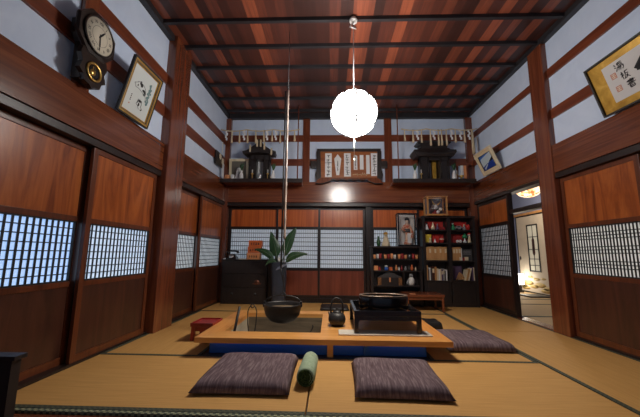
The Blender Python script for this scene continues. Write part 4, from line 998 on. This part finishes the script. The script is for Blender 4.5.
# ------------------------------------------------------------------ bookcase
t = thing('bookcase','tall black open bookcase against the back wall in the right corner','bookcase',(0,0,0))
bx0,bx1,by0,by1=1.752,2.738,5.86,6.044
b=MB(); b.box(bx0,bx0+.05,by0,by1,.003,1.64); b.box(bx1-.05,bx1,by0,by1,.003,1.64); b.box(bx0+.05,bx1-.05,by1-.015,by1,.003,1.64); b.build('carcase',M['dark'],t)
MB().box(bx0-.012,bx1+.012,by0-.012,by1,1.64,1.68,.004).build('top',M['dark'],t)
SH=(1.42,1.175,.845,.475)
for z in SH: MB().box(bx0+.05,bx1-.05,by0+.004,by1-.016,z-.028,z-.001).build('shelf',M['dark'],t)
MB().box(2.215,2.285,by0+.002,by1-.016,.475,1.64).build('centre_post',M['dark'],t)
for (x0,x1) in ((bx0+.05,2.247),(2.253,bx1-.05)):
    dd=MB().box(x0+.003,x1-.003,by0+.002,by0+.02,.06,.44,.004).build('door',M['dark'],t)
    xx=2.235 if x0<2 else 2.265
    MB().box(xx-.006,xx+.006,by0-.012,by0+.001,.22,.30).build('handle',M['iron'],dd)
MB().box(bx0+.05,bx1-.05,by0+.01,by0+.03,.003,.058).build('plinth',M['dark'],t)
for z0,z1 in ((1.421,1.585),(1.176,1.34)):
    for x0,x1 in ((bx0+.10,2.20),(2.30,bx1-.09)): MB().box(x0,x1,by1-.0225,by1-.0155,z0+.03,z1).build('red_backing',M['red'],t)
yb=5.93
SR='top bookcase shelf'
z=SH[0]
figurine('white_figurine','tiny white and black figurine at the left end of the top bookcase shelf','figurine',(1.855,yb,z),doll_parts(.13,'white','white','ink'))
figurine('tan_bottle','tan cone shaped bottle near the left of the top bookcase shelf','bottle',(1.975,yb,z),[('body',[(0,0),(.04,0),(.035,.05),(.012,.11),(.010,.14),(0,.14)],'cream'),('cap',[(0,.14),(.013,.14),(.013,.155),(0,.157)],'redd')])
figurine('purple_figurine','dull purple doll beside the tan bottle on the top bookcase shelf','figurine',(2.06,yb,z),doll_parts(.12,'purple','grey'))
o=MB().box(2.09,2.19,yb-.03,yb+.03,z,z+.05,.004).build('small_box',M['redd']); tag(o,'small dark red box on the left half of the top bookcase shelf','box')
figurine('green_white_figurine','green and white figurine just right of the centre post on the top bookcase shelf','figurine',(2.35,yb,z),doll_parts(.15,'greenp','white','dgrey'))
t = thing('toy_car','small silver toy car on the right half of the top bookcase shelf','toy car',(2.46,yb,z))
b=MB(); b.loft([[(-.075,y_,.015),(.075,y_,.015),(.078,y_,.04),(.045,y_,.05),(.03,y_,.078),(-.035,y_,.078),(-.055,y_,.05),(-.078,y_,.042)] for y_ in (-.03,.03)]); b.build('body',M['silver'],t)
for sx_ in (-.045,.045):
    for sy_ in (-.031,.031):
        b=MB(); b.tube([(sx_,sy_-.005,.016),(sx_,sy_+.005,.016)],.016,12); b.build('wheel',M['black'],t)
MB().box(-.03,.025,-.0306,-.0301,.052,.072).build('window',M['dgrey'],t)
figurine('brown_figurine','small grey and brown figurine at the right of the toy car','figurine',(2.565,yb,z),doll_parts(.11,'grey','cream'))
figurine('red_figurine','red rounded figurine at the right end of the top bookcase shelf','figurine',(2.638,yb,z),[('body',[(0,0),(.032,0),(.04,.05),(.03,.10),(0,.115)],'red')])
z=SH[1]
o=MB().box(1.815,1.935,yb,yb+.05,z,z+.155,.003).build('small_box',M['yellow']); tag(o,'yellow box at the left end of the second bookcase shelf','box')
figurine('white_figurine','tiny white figurine before the yellow box on the second bookcase shelf','figurine',(1.90,yb-.04,z),doll_parts(.09,'cream','white'))
o=MB().box(1.965,2.08,yb,yb+.05,z,z+.13,.006).build('small_box',M['red']); tag(o,'red box right of the yellow box on the second bookcase shelf','box')
figurine('white_figurine','tiny white figurine before the red box on the second bookcase shelf','figurine',(1.99,yb-.035,z),doll_parts(.075,'white','white'))
figurine('red_figurine','red egg shaped doll left of the centre post on the second bookcase shelf','figurine',(2.13,yb,z),[('body',[(0,0),(.032,0),(.045,.05),(.035,.10),(0,.12)],'red'),('face',[(.0,.05),(.046,.055),(.044,.075),(.0,.08)],'skin')])
o=MB().box(2.315,2.52,yb+.01,yb+.05,z,z+.13,.005).build('small_box',M['redd']); tag(o,'wide dark red box on the right half of the second bookcase shelf','box')
for k,x in enumerate((2.41,2.465)): figurine('white_ball_figurine','little white round figurine before the wide dark red box, %s one' % ('left' if k==0 else 'right'),'figurine',(x,yb-.04,z),[('body',[(0,0),(.02,.0),(.027,.025),(.018,.05),(0,.055)],'white')])
t=figurine('green_tree_figurine','green and white tree shaped figurine on the right of the second bookcase shelf','figurine',(2.565,yb,z),[('base',[(0,0),(.035,0),(.03,.03),(.012,.05),(.012,.09)],'white'),('crown',[(.0,.085),(.04,.09),(.045,.12),(.025,.155),(0,.19)],'greenp')])
figurine('red_white_figurine','red and white doll at the right end of the second bookcase shelf','figurine',(2.65,yb,z),doll_parts(.19,'cream','white','red',w=.18))
# books
def book(x0,x1,h,z,m,label,group,lean=0,d=.13,cap=None):
    t=thing('book',label,'book',((x0+x1)/2,by0+.025,z),(0,lean,0),group)
    w=(x1-x0)/2-.0012
    b=MB(); b.box(-w,-w+.003,0,d,0,h); b.box(w-.003,w,0,d,0,h); b.box(-w,w,-.003,.0,0,h,.001); b.build('cover',M[m],t)
    MB().box(-w+.0032,w-.0032,.0005,d-.004,.003,h-.005).build('pages',M['card'],t)
    if cap: MB().box(-w*.7,w*.7,-.0045,-.0031,h*.55,h*.85).build('spine_label',M[cap],t)
    return t
z=SH[2]; n=8; w=.385/n
for i in range(n):
    book(1.815+i*w,1.815+(i+1)*w,.245+.004*(i%3),z,'tan','tan cloth book on the left of the third bookcase shelf, %s from the left' % ORD[i],'tan books on the left of the third shelf',cap='cream' if i%2 else None)
for i in range(3):
    book(2.305+i*.052,2.305+(i+1)*.052,.24+.004*i,z,'tan','tan cloth book right of the bookcase centre post, third shelf, %s from left' % ORD[i],'tan books on the right of the third shelf',cap='cream')
book(2.463,2.478,.225,z,'white','thin white book beside the tan books right of the centre post','third shelf pale book')
t=thing('lettered_case','dark grey case with pale lettering on the right of the third bookcase shelf','case',(2.59,yb,z))
MB().box(-.09,.09,-.01,.08,0,.205,.004).build('case',M['dgrey'],t)
b=MB()
for j in range(3):
    for i in range(7): b.box(-.07+.02*i,-.058+.02*i,-.0115,-.0102,.11+.027*j,.125+.027*j+.003*(i%2))
b.build('lettering',M['grey'],t)
o=MB().box(2.425,2.46,yb-.055,yb-.04,z,z+.06,.003).build('small_card',M['card']); tag(o,'small cream card before the tan books on the third bookcase shelf','card')
o=MB().box(2.485,2.52,yb-.05,yb-.015,z,z+.05,.003).build('small_box',M['redd']); tag(o,'tiny dark red box before the lettered grey case','box')
o=MB().box(2.53,2.59,yb-.05,yb-.015,z,z+.065,.003).build('small_box',M['cream']); tag(o,'tiny cream box before the lettered grey case','box')
z=SH[3]; x=1.812
for i,(wd,h,m,nm) in enumerate(((.022,.275,'tan','tall thin tan'),(.022,.20,'dgrey','dark grey'),(.02,.235,'white','thin white'),(.026,.21,'dgrey','charcoal'),(.05,.25,'panel_l','wide brown'),(.036,.245,'tan','light brown'),(.032,.215,'cream','cream'),(.028,.20,'white','white'),(.022,.205,'cream','pale cream thin'),(.03,.20,'purple','dull purple'),(.026,.215,'grey','grey'),(.024,.18,'dgrey','short charcoal'),(.024,.195,'white','last white'))):
    book(x,x+wd,h,z,m,'%s book on the left of the lowest bookcase shelf, %s' % (nm, (ORD[i] if i<12 else 'rightmost')+ (' from the left' if i<12 else '')),'books on the left of the lowest shelf',cap='cream' if m in('panel_l','purple','grey') else None); x+=wd+.001
t=thing('folded_cloth','dark purple folded cloth at the back right of the lowest bookcase shelf','cloth',(2.40,6.0,z)); MB().box(-.10,.10,-.012,.02,0,.27,.01).build('cloth',M['purple'],t)
t=thing('paper_fan','half open brown paper fan lying on the lowest bookcase shelf','fan',(2.345,5.93,z))
b=MB()
for i in range(9):
    a=.15+i*.11; b.prism([(0,0),(.17*math.cos(a),.17*math.sin(a)),(.17*math.cos(a+.1),.17*math.sin(a+.1))],-.03+.002*i,-.0285+.002*i)
b.build('fan_leaf',M['tan'],t)
b=MB()
for i in range(0,9,2):
    a=.15+i*.11; b.tube([(0,-.032,0.004),(.17*math.cos(a),-.032+.002*i,.17*math.sin(a))],.0025,4)
b.build('ribs',M['panel_l'],t)
for (cx_,wd,h,m,nm,ln) in ((2.512,.030,.20,'cream','leaning cream',.25),(2.546,.034,.215,'tan','leaning tan',.25),(2.577,.022,.23,'card','leaning pale',.25),(2.6575,.019,.25,'purple','upright dull purple',0),(2.6775,.018,.24,'cream','upright cream',0)):
    book(cx_-wd/2,cx_+wd/2,h,z+math.sin(ln)*wd/2+.0005,m,'%s book at the right of the lowest bookcase shelf' % nm,'books on the right of the lowest shelf',lean=ln)
# case on bookcase top
glass_case('display_case','small honey wood framed glass case on top of the bookcase',(2.03,5.905,1.681),.385,.23,.375,M['honey'],mat('case_back',(.10,.10,.13),.7),.028)
t=thing('helmet_ornament','small silver and white helmet shaped ornament inside the honey wood case','ornament',(2.03,5.905,1.712))
b=MB(); b.lathe([(0,0),(.07,0),(.065,.03),(.03,.06),(.03,.09)],n=16); b.build('stand',M['redd'],t)
b=MB(); b.lathe([(.10,.09),(.095,.12),(.075,.14),(.07,.17),(.045,.20),(0,.212)],n=18); b.build('helmet',M['silver'],t)
for dx,dz,r in ((-.02,.14,.035),(.07,.085,.035),(.02,.03,.035)):
    b=MB(); b.lathe([(0,-r),(r*.7,-r*.7),(r,0),(r*.7,r*.7),(0,r)],c=(dx,-.075,dz+.01),n=12); b.build('white_tassel',M['white'],t)
b=MB()
for s in (-1,1): b.tube([(0,-.06,.16),(s*.06,-.065,.21),(s*.09,-.06,.28)],[.008,.011,.003],6)
b.build('horn',M['brass'],t)

# low brown table
t = thing('low_table','low red brown wooden table in front of the curio cabinet and bookcase','table',(1.60,5.54,.003))
MB().box(-.32,.32,-.22,.23,.24,.28,.006).build('top',M['brown'],t)
for sx_ in (-1,1):
    for sy_ in (-1,1): MB().box(*sorted((sx_*.31,sx_*.275)),*sorted((sy_*.21,sy_*.175)),0,.24,.003).build('leg',M['brown'],t)
for y_ in (-.19,.19): MB().box(-.275,.275,y_-.007,y_+.007,.19,.239).build('apron',M['brown'],t)
o=MB().box(1.36,1.45,5.36,5.43,.2835,.288,.001).build('paper_slip',M['orange_l']); tag(o,'small pale slip lying on the front left of the low brown table','paper slip')

# ------------------------------------------------------------------ lights
def point(name,loc,e,col,r):
    l=bpy.data.lights.new(name,'POINT'); l.energy=e; l.color=col; l.shadow_soft_size=r
    o=bpy.data.objects.new(name,l); o.location=loc; C.objects.link(o); return o
point('lamp_behind_camera',(.25,-.7,2.9),2,(1,.90,.78),.3)  # unseen fill light, added to brighten the near end of the room
point('lamp_above_camera',(.3,1.3,3.2),2.5,(1,.90,.78),.27)  # second unseen fill, added high over the foreground
l=bpy.data.lights.new('lantern_bulb','SPOT'); l.energy=57; l.color=(1,.86,.68); l.spot_size=2*68*PI/180; l.spot_blend=.55; l.shadow_soft_size=.06
o=bpy.data.objects.new('lantern_bulb',l); o.location=(.276,3.414,2.30); C.objects.link(o)   # spot added just below the lantern to brighten floor and hearth
point('next_room_light',(4.3,6.9,2.3),38,(1,.86,.68),.2)
w=bpy.data.worlds.new('world'); bpy.context.scene.world=w; w.use_nodes=True
bg=w.node_tree.nodes['Background']; bg.inputs[0].default_value=(.55,.7,1,1); bg.inputs[1].default_value=.08

# ------------------------------------------------------------------ camera
cam=bpy.data.cameras.new('camera'); co=bpy.data.objects.new('camera',cam); C.objects.link(co)
rt=(.9994361,.0323438,.0090190); up=(-.0042072,-.1458597,.9892963); fw=(-.0333131,.9887764,.1456413)
co.matrix_world=Matrix(((rt[0],up[0],-fw[0],0),(rt[1],up[1],-fw[1],0),(rt[2],up[2],-fw[2],.95),(0,0,0,1)))
cam.sensor_fit='HORIZONTAL'; cam.sensor_width=36; cam.lens=305.576/640*36; cam.clip_start=.02
sc=bpy.context.scene; sc.camera=co
vs_=sc.view_settings; vs_.view_transform='Standard'; vs_.look='None'; vs_.exposure=1.0; vs_.gamma=1; vs_.use_curve_mapping=False
